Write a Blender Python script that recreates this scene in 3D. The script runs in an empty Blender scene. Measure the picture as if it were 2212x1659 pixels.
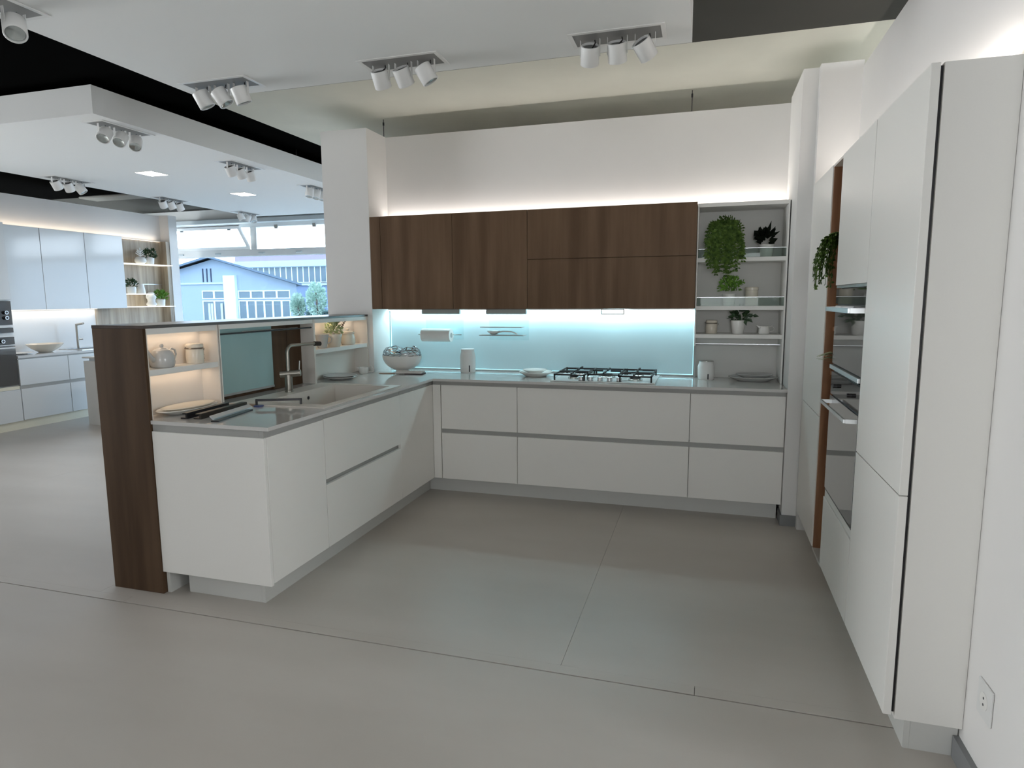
import bpy, bmesh, math, random
from mathutils import Vector, Matrix
random.seed(7)
PI = math.pi
scene = bpy.context.scene
COL = scene.collection

# ------------------------------------------------------------------ camera
cam = bpy.data.cameras.new('camera'); camo = bpy.data.objects.new('camera', cam); COL.objects.link(camo)
R2 = Vector((0.95807755, 0.28644109, -0.00623744)); U2 = Vector((-0.03177902, 0.12787904, 0.99128051)); FW = Vector((-0.2847411, 0.94952538, -0.13162085))
M = Matrix(((R2.x, U2.x, -FW.x, 0), (R2.y, U2.y, -FW.y, 0), (R2.z, U2.z, -FW.z, 1.48618), (0, 0, 0, 1)))
camo.matrix_world = M
cam.sensor_width = 36; cam.lens = 22.593; cam.clip_start = 0.05; cam.clip_end = 300
scene.camera = camo
scene.view_settings.view_transform = 'Standard'; scene.view_settings.look = 'None'
scene.view_settings.gamma = 1; scene.view_settings.use_curve_mapping = False
scene.view_settings.exposure = 0.15
scene.cycles.max_bounces = 10; scene.cycles.diffuse_bounces = 6; scene.cycles.glossy_bounces = 4
scene.cycles.transparent_max_bounces = 12; scene.cycles.sample_clamp_indirect = 6

# ------------------------------------------------------------------ sky
world = bpy.data.worlds.new('overcast_sky'); scene.world = world; world.use_nodes = True
wn = world.node_tree; wn.nodes['Background'].inputs[0].default_value = (0.935, 0.975, 1.0, 1); wn.nodes['Background'].inputs[1].default_value = 16.5

def area(name, loc, direction, sx, sy, power, color, portal=False, spread=PI):
    l = bpy.data.lights.new(name, 'AREA'); l.shape = 'RECTANGLE'; l.size = sx; l.size_y = sy; l.energy = power; l.color = color
    l.spread = spread
    if portal: l.cycles.is_portal = True
    o = bpy.data.objects.new(name, l); COL.objects.link(o); o.location = loc
    d = Vector(direction).normalized()
    o.rotation_euler = d.to_track_quat('-Z', 'Y').to_euler() if abs(d.z) < .999 else ((0, 0, 0) if d.z < 0 else (PI, 0, 0))
    return o
# openings through which the sky lights the showroom
area('daylight_portal_far', (-5.95, 9.15, 1.45), (0, -1, 0), 5.8, 2.7, 1, (1, 1, 1), True)
area('daylight_portal_left', (-10.15, 2.4, 1.4), (1, 0, 0), 3.6, 2.6, 1, (1, 1, 1), True)
area('fill_portal_front', (.4, -4.15, 1.75), (0, 1, 0), 1.2, 1.2, 1, (1, 1, 1), True)  # unseen opening, added to brighten the faces of the back run
area('daylight_portal_right', (2.45, .85, 1.5), (-1, 0, 0), .6, .9, 1, (1, 1, 1), True)

# ------------------------------------------------------------------ materials
MAT = {}
def mat(name, color, rough=.5, metal=0, spec=.5, noise=0, nscale=30, bump=0, emit=None, estr=0, coat=0, stretch=None, ramp=None, trans=0, alpha=1, sheen=0):
    m = bpy.data.materials.new(name); m.use_nodes = True; nt = m.node_tree; b = nt.nodes['Principled BSDF']
    b.inputs['Base Color'].default_value = (*color, 1); b.inputs['Roughness'].default_value = rough; b.inputs['Metallic'].default_value = metal
    b.inputs['Specular IOR Level'].default_value = spec; b.inputs['Coat Weight'].default_value = coat; b.inputs['Coat Roughness'].default_value = .05
    b.inputs['Transmission Weight'].default_value = trans; b.inputs['Alpha'].default_value = alpha
    if emit: b.inputs['Emission Color'].default_value = (*emit, 1); b.inputs['Emission Strength'].default_value = estr
    if noise or bump or ramp:
        tc = nt.nodes.new('ShaderNodeTexCoord'); mp = nt.nodes.new('ShaderNodeMapping'); nt.links.new(tc.outputs['Object'], mp.inputs[0])
        if stretch: mp.inputs['Scale'].default_value = stretch
        n = nt.nodes.new('ShaderNodeTexNoise'); n.inputs['Scale'].default_value = nscale; n.inputs['Detail'].default_value = 5
        nt.links.new(mp.outputs[0], n.inputs[0])
        cr = nt.nodes.new('ShaderNodeValToRGB'); nt.links.new(n.outputs[0], cr.inputs[0])
        if ramp:
            cr.color_ramp.elements[0].position = .32; cr.color_ramp.elements[1].position = .68
            cr.color_ramp.elements[0].color = (*ramp[0], 1); cr.color_ramp.elements[1].color = (*ramp[1], 1)
        else:
            cr.color_ramp.elements[0].color = (*[c*(1-noise) for c in color], 1); cr.color_ramp.elements[1].color = (*[min(1, c*(1+noise)) for c in color], 1)
        nt.links.new(cr.outputs[0], b.inputs['Base Color'])
        if bump:
            bp = nt.nodes.new('ShaderNodeBump'); bp.inputs['Strength'].default_value = bump; bp.inputs['Distance'].default_value = .002
            nt.links.new(n.outputs[0], bp.inputs['Height']); nt.links.new(bp.outputs[0], b.inputs['Normal'])
    MAT[name] = m; return m
def glassmat(name, tint, gloss=.03, rough=0.0):
    m = bpy.data.materials.new(name); m.use_nodes = True; nt = m.node_tree; nt.nodes.clear()
    o = nt.nodes.new('ShaderNodeOutputMaterial'); t = nt.nodes.new('ShaderNodeBsdfTransparent'); g = nt.nodes.new('ShaderNodeBsdfGlossy')
    x = nt.nodes.new('ShaderNodeMixShader'); f = nt.nodes.new('ShaderNodeLayerWeight'); f.inputs[0].default_value = .5
    p = nt.nodes.new('ShaderNodeMath'); p.operation = 'POWER'; p.inputs[1].default_value = 5
    q = nt.nodes.new('ShaderNodeMath'); q.operation = 'MULTIPLY_ADD'; q.inputs[1].default_value = .9; q.inputs[2].default_value = gloss
    t.inputs[0].default_value = (*tint, 1); g.inputs['Roughness'].default_value = rough
    nt.links.new(f.outputs['Facing'], p.inputs[0]); nt.links.new(p.outputs[0], q.inputs[0])
    nt.links.new(q.outputs[0], x.inputs[0]); nt.links.new(t.outputs[0], x.inputs[1]); nt.links.new(g.outputs[0], x.inputs[2]); nt.links.new(x.outputs[0], o.inputs[0])
    MAT[name] = m
mat('wall_paint', (.80, .785, .77), .75, noise=.015, nscale=6, bump=.08)
mat('column_paint', (.78, .77, .755), .75, noise=.015, nscale=6)
mat('raft_paint', (.80, .81, .80), .8)
mat('ceiling_concrete', (.70, .70, .62), 1, spec=.1, noise=.08, nscale=3)
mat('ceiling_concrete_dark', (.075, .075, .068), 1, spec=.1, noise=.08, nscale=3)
mat('ceiling_shade', (.004, .0042, .0042), 1, spec=0)  # shade on the pale ceiling, put into its colour
mat('beam_grey', (.20, .205, .195), .9, spec=.1)
mat('ceiling_grey', (.06, .063, .06), 1, spec=.1)
mat('matt_lacquer', (.84, .825, .79), .38, spec=.45, noise=.01, nscale=200)
mat('gloss_lacquer', (.72, .735, .735), .13, spec=.4, coat=.15)
mat('grip_grey', (.36, .36, .345), .42)
mat('plinth_grey', (.60, .60, .575), .45)
mat('cream_plinth', (.78, .74, .60), .5)
mat('worktop', (.62, .61, .595), .07, spec=.55, noise=.03, nscale=120, coat=.3)
mat('sink_composite', (.70, .66, .61), .35)
mat('floor_tile', (.55, .51, .46), .36, spec=.45, ramp=((.50, .46, .415), (.57, .53, .485)), nscale=1.2, stretch=(.5, 1.6, 1))
mat('floor_joint', (.09, .075, .065), .9)
mat('baseboard_grey', (.22, .225, .23), .6)
mat('dark_walnut', (.08, .05, .035), .55, spec=.12, ramp=((.060, .034, .018), (.105, .064, .038)), nscale=11, stretch=(1.1, 1.1, .08), bump=.05)
mat('walnut_top', (.05, .035, .03), .28, spec=.5, ramp=((.04, .028, .022), (.08, .055, .045)), nscale=9, stretch=(2, .2, 2))
mat('niche_oak', (.33, .16, .08), .45, ramp=((.24, .11, .055), (.42, .22, .115)), nscale=9, stretch=(2.2, 2.2, .16))
mat('light_oak', (.36, .30, .23), .5, ramp=((.25, .20, .15), (.48, .41, .32)), nscale=7, stretch=(2.2, 2.2, .16))
mat('niche_white', (.74, .70, .65), .5)
mat('shelf_white', (.78, .77, .74), .45)
mat('shelf_back', (.66, .65, .62), .5)
mat('shelf_rail_grey', (.35, .35, .34), .4)
mat('aqua_glass', (.60, .79, .84), .12, spec=.5)
mat('frosted_glass', (.34, .50, .50), .18, spec=.6, noise=.12, nscale=2.2, stretch=(1, 2, .5))
mat('dark_glass', (.018, .018, .02), .04, spec=.6, coat=.6)
mat('oven_window', (.05, .05, .05), .03, spec=.8, coat=1)
mat('steel', (.62, .62, .60), .25, metal=1)
mat('brushed_steel', (.36, .34, .30), .30, metal=1)
mat('aluminium', (.72, .74, .75), .35, metal=1)
mat('chrome', (.85, .85, .86), .05, metal=1)
mat('dark_chrome', (.42, .42, .44), .08, metal=1)
mat('black_iron', (.012, .012, .013), .55)
mat('black_metal', (.012, .010, .012), .35)
mat('bronze_metal', (.06, .052, .045), .4, metal=.6)
mat('blue_plastic', (.08, .11, .25), .4)
mat('tan_plastic', (.35, .25, .18), .5)
mat('white_metal', (.74, .74, .73), .4)
mat('fixture_inside', (.22, .22, .215), .6)
mat('lamp_glass', (.55, .6, .6), .15, metal=.7)
mat('ceramic', (.80, .79, .76), .18, spec=.5)
mat('ceramic_grey', (.52, .52, .51), .2)
mat('ceramic_warm', (.72, .66, .56), .2)
mat('ceramic_matt', (.78, .77, .75), .5)
mat('label_dark', (.05, .05, .055), .5)
mat('label_brown', (.14, .07, .05), .5)
mat('paper', (.80, .80, .78), .85)
mat('napkin_dark', (.06, .04, .05), .8)
mat('napkin_pale', (.66, .62, .60), .8)
mat('fern_green', (.05, .10, .02), .6, spec=.2, ramp=((.02, .05, .008), (.10, .17, .03)), nscale=45)
mat('dark_leaf', (.008, .012, .007), .7, spec=.1)
mat('deep_green', (.02, .06, .02), .5, ramp=((.012, .035, .012), (.04, .09, .03)), nscale=25)
mat('bright_green', (.14, .33, .03), .55, ramp=((.07, .20, .02), (.22, .42, .06)), nscale=30)
mat('pale_leaf', (.45, .50, .28), .5, ramp=((.28, .36, .16), (.62, .66, .42)), nscale=40)
mat('twig', (.12, .07, .05), .7)
mat('soil', (.03, .02, .015), .9)
mat('glow_white', (1, 1, 1), .5, emit=(1, .97, .93), estr=9)
mat('led_cool', (1, 1, 1), .5, emit=(.72, .95, 1), estr=9)
mat('led_cool_edge', (1, 1, 1), .5, emit=(.30, .85, 1), estr=1.2)
mat('led_warm', (1, 1, 1), .5, emit=(1, .80, .60), estr=1.3)
mat('led_neutral', (1, 1, 1), .5, emit=(1, .93, .86), estr=6)
mat('shelf_glow', (1, 1, 1), .4, emit=(1, .92, .72), estr=.6)
mat('window_frame', (.84, .88, .89), .45)
mat('window_frame_dark', (.08, .10, .14), .5)
mat('roller_blue', (.62, .70, .74), .6)
mat('render_wall', (.30, .35, .41), .9, noise=.08, nscale=.6)
mat('render_band', (.44, .52, .58), .9)
mat('roof_blue', (.11, .15, .20), .7)
mat('house_glass', (.13, .17, .19), .2, spec=.4)
mat('house_frame', (.72, .80, .82), .6)
mat('slit_dark', (.03, .04, .07), .8)
mat('curtain_cloth', (.5, .55, .58), .9)
mat('factory_wall', (.19, .24, .34), .9)
mat('factory_roof', (.33, .26, .31), .9)
mat('tree_pale', (.35, .48, .38), .8, ramp=((.22, .34, .27), (.52, .64, .52)), nscale=3)
mat('yard_ground', (.2, .21, .21), .9)
mat('hedge_dark', (.10, .16, .15), .9)
glassmat('clear_glass', (.93, .97, .97)); glassmat('window_glass', (.40, .47, .54), .012); glassmat('window_glass_clear', (.7, .75, .8)); glassmat('shelf_glass', (.80, .86, .84), .006)

# ------------------------------------------------------------------ mesh helpers
def BM(): return bmesh.new()
def box(bm, x0, x1, y0, y1, z0, z1, bev=0.0):
    r = bmesh.ops.create_cube(bm, size=1); vs = r['verts']
    for v in vs: v.co = Vector(((x0+x1)/2+v.co.x*(x1-x0), (y0+y1)/2+v.co.y*(y1-y0), (z0+z1)/2+v.co.z*(z1-z0)))
    if bev:
        es = {e for v in vs for e in v.link_edges}
        bmesh.ops.bevel(bm, geom=list(es), offset=bev, segments=1, affect='EDGES', profile=.5)
    return bm
def cyl(bm, p0, p1, r0, r1=None, seg=20, caps=True):
    p0, p1 = Vector(p0), Vector(p1); r1 = r0 if r1 is None else r1; d = p1-p0
    q = d.to_track_quat('Z', 'Y').to_matrix().to_4x4(); q.translation = (p0+p1)/2
    bmesh.ops.create_cone(bm, cap_ends=caps, segments=seg, radius1=r0, radius2=r1, depth=d.length, matrix=q)
    return bm
def tube(bm, pts, r, seg=10):
    pts = [Vector(p) for p in pts]; rings = []
    for i, p in enumerate(pts):
        t = (pts[min(i+1, len(pts)-1)]-pts[max(i-1, 0)]).normalized()
        ref = Vector((0, 0, 1)) if abs(t.z) < .9 else Vector((1, 0, 0))
        if i and abs(t.dot(prev)) > .3:
            a = (pa - t*pa.dot(t)).normalized()
        else: a = t.cross(ref).normalized()
        pa = a; prev = t; b = t.cross(a)
        rr = r[i] if isinstance(r, (list, tuple)) else r
        rings.append([bm.verts.new(p+a*math.cos(2*PI*k/seg)*rr+b*math.sin(2*PI*k/seg)*rr) for k in range(seg)])
    for a, b in zip(rings, rings[1:]):
        for k in range(seg): bm.faces.new((a[k], a[(k+1) % seg], b[(k+1) % seg], b[k]))
    bm.faces.new(rings[0][::-1]); bm.faces.new(rings[-1]); return bm
def lathe(bm, prof, c=(0, 0, 0), seg=28, sx=1, sy=1):
    c = Vector(c); rings = []
    for r, z in prof:
        if r < 1e-5: rings.append([bm.verts.new(c+Vector((0, 0, z)))])
        else: rings.append([bm.verts.new(c+Vector((math.cos(2*PI*k/seg)*r*sx, math.sin(2*PI*k/seg)*r*sy, z))) for k in range(seg)])
    for a, b in zip(rings, rings[1:]):
        for k in range(seg):
            k2 = (k+1) % seg
            if len(a) == 1 and len(b) == 1: continue
            if len(a) == 1: bm.faces.new((a[0], b[k2], b[k]))
            elif len(b) == 1: bm.faces.new((a[k], a[k2], b[0]))
            else: bm.faces.new((a[k], a[k2], b[k2], b[k]))
    return bm
def prism(bm, pts, axis, a0, a1):
    """extrude a 2-D polygon along an axis ('x','y','z')"""
    def P(p, a): return {'x': (a, p[0], p[1]), 'y': (p[0], a, p[1]), 'z': (p[0], p[1], a)}[axis]
    A = [bm.verts.new(P(p, a0)) for p in pts]; B = [bm.verts.new(P(p, a1)) for p in pts]
    bm.faces.new(A[::-1]); bm.faces.new(B); n = len(pts)
    for i in range(n): bm.faces.new((A[i], A[(i+1) % n], B[(i+1) % n], B[i]))
    return bm
def leaf(bm, p, d, n, L, W):
    p, d, n = Vector(p), Vector(d).normalized(), Vector(n)
    s = d.cross(n); s = s.normalized() if s.length > 1e-4 else Vector((1, 0, 0)); u = s.cross(d)
    v = [bm.verts.new(p), bm.verts.new(p+d*L*.4+s*W/2+u*W*.12), bm.verts.new(p+d*L), bm.verts.new(p+d*L*.4-s*W/2+u*W*.12)]
    bm.faces.new((v[0], v[1], v[2])); bm.faces.new((v[0], v[2], v[3]))

def root_of(o):
    while o.parent: o = o.parent
    return o
def obj(name, bm, material, parent=None, smooth=None, local=False, label=None):
    bm.normal_update(); bmesh.ops.recalc_face_normals(bm, faces=bm.faces[:]) if bm.faces else None
    if parent is not None and not local:
        bmesh.ops.translate(bm, verts=bm.verts[:], vec=-Vector(root_of(parent).location))
    me = bpy.data.meshes.new(name); bm.to_mesh(me); bm.free()
    me.materials.append(MAT[material])
    if smooth:
        me.polygons.foreach_set('use_smooth', [True]*len(me.polygons))
        try: me.set_sharp_from_angle(angle=math.radians(smooth if smooth is not True else 40))
        except Exception: pass
    o = bpy.data.objects.new(name, me); COL.objects.link(o)
    if parent is not None: o.parent = parent
    if label: o['label'] = label
    return o
def tag(o, label, cat, group=None):
    o['label'] = label; o['category'] = cat
    if group: o['group'] = group
    return o
def thing(name, label, cat, loc=(0, 0, 0), rz=0, group=None):
    o = bpy.data.objects.new(name, None); COL.objects.link(o); o.location = loc; o.rotation_euler = (0, 0, rz)
    o.empty_display_size = .05
    return tag(o, label, cat, group)
def struct(name, bm, m, parent=None, smooth=None):
    o = obj(name, bm, m, parent, smooth)
    if parent is None: o['kind'] = 'structure'
    return o
def dup(root, loc, label=None, rz=None, group=None):
    r = root.copy(); COL.objects.link(r); r.location = loc
    if rz is not None: r.rotation_euler = (0, 0, rz)
    if label: r['label'] = label
    if group: r['group'] = group
    for ch in list(root.children):
        c = ch.copy(); COL.objects.link(c); c.parent = r
        for g in ch.children:
            d = g.copy(); COL.objects.link(d); d.parent = c
    return r
def B(*a, bev=0): return box(BM(), *a, bev=bev)

# ------------------------------------------------------------------ the room
ZC = 2.965
fl = struct('floor', B(-10.2, 4.2, -4.2, 9.2, -.12, -.006), 'floor_joint')
G = .0022
def slab(x0, x1, y0, y1): obj('floor_slab', B(x0+G, x1-G, y0+G, y1-G, -.006, 0, bev=.001), 'floor_tile', fl)
slab(-10.2, 4.2, -4.2, 2.346)
XS = [-10.2, -2.74, 0.006, 4.2]
for a, b in zip(XS, XS[1:]): obj('floor_slab', B(a+.001, b-.001, 2.350, 2.4055, -.006, 0, bev=.0005), 'floor_tile', fl)
def slab2(x0, x1, y0, y1): obj('floor_slab', B(x0+.0006, x1-.0006, y0+.0006, y1-.0006, -.006, 0), 'floor_tile', fl)
for x0, x1 in ((-10.2, -5.3), (-5.3, -2.95), (-2.95, -.52), (-.52, 4.2)):
    slab2(x0, x1, 2.405, 5.6); slab2(x0, x1, 5.6, 9.2)
struct('ceiling', B(-3.62, 4.2, 4.03, 9.2, ZC, ZC+.2), 'ceiling_concrete')
struct('ceiling', B(-10.2, -3.62, 4.03, 7.35, ZC, ZC+.2), 'ceiling_shade')  # shaded stretch of ceiling, darkened by its material
struct('ceiling', B(-10.2, -3.62, 7.35, 9.2, ZC, ZC+.2), 'ceiling_grey')
struct('ceiling_beam', B(-8.6, -3.62, 7.25, 7.55, ZC-.03, ZC, bev=.012), 'beam_grey')
struct('ceiling', B(-3.0, 4.2, -4.2, 4.03, ZC-.035, ZC+.2), 'ceiling_concrete_dark')
struct('ceiling', B(-10.2, -3.0, -4.2, 4.03, ZC-.03, ZC+.2), 'ceiling_shade')
# suspended ceiling panels
struct('ceiling_panel', B(-2.96, -.102, -3.2, 3.385, 2.70, 2.88), 'raft_paint')
struct('ceiling_panel', B(-6.38, -3.865, 3.42, 8.15, 2.70, 2.88), 'raft_paint')
# display wall at the back with its column and right pilasters
struct('wall_back', B(-2.97, .85, 4.98, 5.10, 0, 2.805), 'wall_paint')
struct('wall_back_column', B(-2.972, -2.566, 4.66, 4.98, 0, 2.807, bev=.001), 'column_paint')
struct('wall_right', B(.83, 1.0, 1.72, 5.10, 0, 2.805), 'wall_paint')
struct('wall_right_pilaster', B(.520, .83, 4.40, 4.98, 0, 2.84), 'column_paint')
struct('wall_right_pilaster', B(.606, .835, 4.335, 4.40, 0, 2.84), 'column_paint')
struct('baseboard_right', B(.509, .620, 4.388, 4.54, 0, .07), 'baseboard_grey')
struct('baseboard_right', B(.812, .83, 1.72, 2.243, 0, .075), 'baseboard_grey')
# outer shell
struct('wall_light_block', B(-2.97, -2.85, 5.10, 6.3, 0, 2.80), 'wall_paint')  # unseen wall added to keep window light off the ceiling behind wall_back
struct('wall_light_block', B(-2.97, -2.85, 6.3, 8.99, 0, ZC), 'wall_paint')
struct('wall_east', B(4.2, 4.35, 1.8, 9.2, 0, ZC), 'wall_paint')
for x0, x1, z0, z1 in ((-10.2, -3.0, 0, ZC), (1.0, 4.2, 0, ZC), (-3.0, -.1, 0, ZC), (-.1, 1.0, 2.35, ZC), (-.1, 1.0, 0, 1.2)):  # opening left behind the camera as added fill light
    struct('wall_front', B(x0, x1, -4.35, -4.2, z0, z1), 'wall_paint')
struct('wall_far_light_block', B(-2.97, 4.2, 8.99, 9.14, 0, ZC), 'wall_paint')  # unseen, added to shut out sky light behind the back wall
for y0, y1, z0, z1 in ((-4.2, .6, 0, ZC), (4.2, 9.2, 0, ZC), (.6, 4.2, 2.7, ZC), (.6, 4.2, 0, .1)):
    struct('wall_west', B(-10.35, -10.2, y0, y1, z0, z1), 'wall_paint')
# glazed entrance side to the right of the camera, beyond the end of the right wall
for y0, y1, z0, z1 in ((-4.2, .35, 0, ZC), (1.25, 1.7, 0, ZC), (.55, 1.25, 2.0, ZC), (.55, 1.25, 0, 1.1), (.35, .55, 0, ZC)):
    struct('wall_entrance', B(2.3, 2.4, y0, y1, z0, z1), 'wall_paint')
struct('wall_entrance_return', B(1.0, 2.4, 1.7, 1.8, 0, ZC), 'wall_paint')

# ------------------------------------------------------------------ far window wall (y = 9)
wf = struct('window_1', B(-10.2, -2.98, 9.0, 9.12, 2.66, ZC), 'window_frame')
obj('window_sill', B(-10.2, -2.98, 8.95, 9.2, .0, .12), 'window_frame', wf)
obj('window_transom', B(-8.85, -2.98, 8.98, 9.10, 2.20, 2.31, bev=.006), 'window_frame', wf)
for x in (-8.85, -3.2):
    obj('window_jamb', B(x-.1, x+.08, 8.98, 9.1, .12, 2.66, bev=.006), 'window_frame', wf)
for x in (-7.05, -5.2):
    obj('window_mullion', B(x-.06, x+.06, 8.98, 9.1, 2.31, 2.66, bev=.006), 'window_frame', wf)
obj('window_jamb', B(-8.77, -8.70, 8.99, 9.09, .12, 2.20), 'window_frame_dark', wf)
for x0, x1 in ((-8.70, -5.30), (-5.28, -3.3)):
    obj('pane', B(x0, x1, 9.04, 9.048, .12, 2.2), 'window_glass', wf)
for x0, x1 in ((-6.99, -5.26), (-5.14, -3.3)):
    obj('pane', B(x0, x1, 9.04, 9.048, 2.31, 2.66), 'window_glass_clear', wf)
# blind rail along the top
obj('blind_rail', B(-8.95, -3.3, 8.90, 8.99, 2.72, 2.80, bev=.01), 'roller_blue', wf)
for x in (-8.45, -7.5, -6.6, -5.9):
    obj('hinge', B(x-.03, x+.03, 8.955, 8.985, 2.62, 2.68, bev=.004), 'grip_grey', wf)
for x in (-8.5, -7.75, -6.9, -6.2):
    obj('catch', B(x-.05, x+.05, 8.955, 8.985, 2.235, 2.26, bev=.004), 'roller_blue', wf)
# tilted hopper sash (hinged at the bottom)
def tilt(bm):
    rot = Matrix.Rotation(math.radians(36), 4, 'X'); piv = Vector((0, 9.0, 2.32))
    for v in bm.verts: v.co = piv + rot @ (v.co-piv)
    return bm
sb = BM(); h = .43
for a in ((-8.66, -7.12, 2.32, 2.37), (-8.66, -7.12, 2.32+h-.05, 2.32+h), (-8.66, -8.61, 2.37, 2.32+h-.05), (-7.17, -7.12, 2.37, 2.32+h-.05)):
    box(sb, a[0], a[1], 8.98, 9.01, a[2], a[3])
sash = obj('window_sash', tilt(sb), 'window_frame', wf)
obj('pane', tilt(B(-8.62, -7.16, 8.99, 8.995, 2.36, 2.32+h-.04)), 'window_glass_clear', sash)
# perpendicular end of the glazing on the left
struct('wall_left_end', B(-9.2, -8.93, 8.6, 9.1, 0, 2.78), 'window_frame')

# ------------------------------------------------------------------ left display wall
struct('wall_left', B(-8.32, -8.2, 3.4, 8.30, 0, 2.795), 'wall_paint')
struct('wall_left_nib', B(-8.32, -8.03, 8.26, 8.42, 0, 2.80), 'column_paint')

# ------------------------------------------------------------------ dark peninsula back unit
T = thing('peninsula_back_unit', 'dark walnut half-height unit with lit white niches behind the sink worktop', 'cabinet', (-2.77, 3.5, 0))
obj('end_panel', B(-2.927, -2.609, 2.475, 2.493, 0, 1.352, bev=.001), 'dark_walnut', T)
obj('end_panel', B(-2.627, -2.609, 2.493, 2.52, 0, .870), 'dark_walnut', T)
obj('top_board', B(-2.927, -2.607, 2.473, 4.657, 1.352, 1.368, bev=.001), 'walnut_top', T)
obj('outer_panel', B(-2.927, -2.91, 2.493, 4.657, 0, 1.352), 'dark_walnut', T)
obj('back_panel', B(-2.745, -2.73, 2.493, 2.993, .9, 1.352), 'niche_white', T)
obj('back_panel', B(-2.745, -2.73, 3.905, 4.657, .9, 1.352), 'niche_white', T)
obj('back_panel', B(-2.745, -2.73, 2.993, 3.905, .9, 1.352), 'dark_walnut', T)
obj('carcass', B(-2.905, -2.75, 2.5, 4.657, 0, .86), 'dark_walnut', T)
obj('top_rail', B(-2.73, -2.611, 2.495, 2.975, 1.322, 1.352), 'shelf_white', T)
obj('top_rail', B(-2.73, -2.611, 2.995, 3.895, 1.325, 1.352), 'shelf_white', T)
obj('top_rail', B(-2.73, -2.611, 3.912, 4.657, 1.325, 1.352), 'shelf_white', T)
obj('shelf', B(-2.73, -2.611, 2.495, 2.970, 1.117, 1.147, bev=.0015), 'shelf_white', T)
obj('shelf', B(-2.73, -2.611, 3.915, 4.640, 1.108, 1.138, bev=.0015), 'shelf_white', T)
for y0, y1 in ((2.493, 2.497), (2.970, 2.977), (2.986, 2.993), (3.895, 3.904), (3.905, 3.914), (4.640, 4.657)):
    obj('divider', B(-2.73, -2.608, y0, y1, .902, 1.352), 'niche_white', T)
# middle part: frosted sliding pane, dark panels
T2 = obj('sliding_pane', B(-2.712, -2.706, 2.995, 3.57, .935, 1.322), 'frosted_glass', T)
obj('pane_trim', B(-2.716, -2.702, 2.995, 3.57, .922, .935), 'shelf_rail_grey', T2)
obj('dark_panel', B(-2.725, -2.712, 3.572, 3.735, .902, 1.322), 'dark_walnut', T)
obj('dark_panel', B(-2.725, -2.712, 3.738, 3.893, .902, 1.322), 'dark_walnut', T)
obj('hanging_rail', cyl(BM(), (-2.625, 2.994, 1.296), (-2.625, 3.895, 1.296), .005, seg=10), 'black_metal', T)
obj('hanging_rail', cyl(BM(), (-2.632, 3.2, 1.302), (-2.632, 3.75, 1.302), .003, seg=8), 'aluminium', T)
for y0, y1, z in ((2.52, 2.95, 1.320), (2.52, 2.95, 1.115), (3.93, 4.62, 1.323)):
    obj('led_strip', B(-2.722, -2.712, y0, y1, z-.004, z), 'led_warm', T)
    area('niche_led', (-2.68, (y0+y1)/2, z-.008), (-.25, 0, -1), (y1-y0)*.2, .02, 1, (1, .72, .45)) if False else None
for yc, L, z, pw in ((2.735, .42, 1.316, .16), (2.735, .42, 1.111, .14), (4.27, .66, 1.319, .24)):
    l = area('niche_led_light', (-2.690, yc, z-.006), (0, 0, -1), .02, L, pw, (1, .74, .52))

# ------------------------------------------------------------------ L-shaped worktop
wt = BM()
def wbox(*a): box(wt, *a, .882, .9)
wbox(-2.728, -2.608, 2.498, 3.08); wbox(-2.608, -1.9275, 2.479, 3.08)      # in front of the sink
wbox(-2.728, -2.45, 3.08, 3.88)        # behind the sink
wbox(-2.01, -1.9275, 3.08, 3.88)
wbox(-2.728, -1.9275, 3.88, 4.657)
wbox(-2.566, -1.9275, 4.657, 4.978)
wbox(-1.9275, .517, 4.379, 4.978)
W = obj('worktop', wt, 'worktop')
tag(W, 'pale grey polished L-shaped stone worktop running from the peninsula to the right pilaster', 'worktop')
S = thing('sink', 'white composite single-bowl sink let into the peninsula worktop', 'sink', (-2.23, 3.48, .9))
s = BM()
x0, x1, y0, y1 = -2.44, -2.02, 3.09, 3.87
for a in ((-2.585, x0, 3.0, 3.93), (x1, -1.965, 3.0, 3.93), (x0, x1, 3.0, y0), (x0, x1, y1, 3.93)): box(s, a[0], a[1], a[2], a[3], .9005, .907)
obj('rim', s, 'sink_composite', S)
s = BM(); zb = .70
for a in ((x0-.006, x0, y0, y1, zb, .9), (x1, x1+.006, y0, y1, zb, .9), (x0, x1, y0-.006, y0, zb, .9), (x0, x1, y1, y1+.006, zb, .9), (x0, x1, y0, y1, zb-.006, zb)): box(s, *a)
obj('basin', s, 'sink_composite', S)
obj('overflow', cyl(BM(), (x0, 3.55, .86), (x0+.004, 3.55, .86), .014, seg=20), 'chrome', S)
obj('overflow_hole', cyl(BM(), (x0+.004, 3.55, .86), (x0+.0055, 3.55, .86), .010, seg=20), 'black_metal', S)
obj('drain', lathe(BM(), [(0, .004), (.035, .004), (.045, .001), (.045, 0)], (-2.23, 3.5, zb)), 'steel', S, smooth=True)
F = thing('faucet', 'brushed steel L-shaped mixer tap behind the peninsula sink', 'faucet', (-2.52, 3.47, .907))
obj('base', lathe(BM(), [(.026, 0), (.026, .012), (.023, .014), (.023, .11), (.018, .115), (0, .115)], (-2.52, 3.47, .907)), 'brushed_steel', F, smooth=True)
pts = [(-2.52, 3.47, 1.0), (-2.52, 3.47, 1.155)] + [(-2.52+.0*math.sin(a), 3.47+.045*(1-math.cos(a)), 1.155+.045*math.sin(a)) for a in [i*PI/12 for i in range(1, 7)]] + [(-2.50, 3.60, 1.2005), (-2.47, 3.72, 1.2005), (-2.465, 3.74, 1.2005)]
obj('spout', tube(BM(), pts, .0105, 14), 'brushed_steel', F, smooth=True)
obj('aerator', cyl(BM(), (-2.474, 3.70, 1.1995), (-2.463, 3.748, 1.196), .0155), 'bronze_metal', F, smooth=True)
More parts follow.
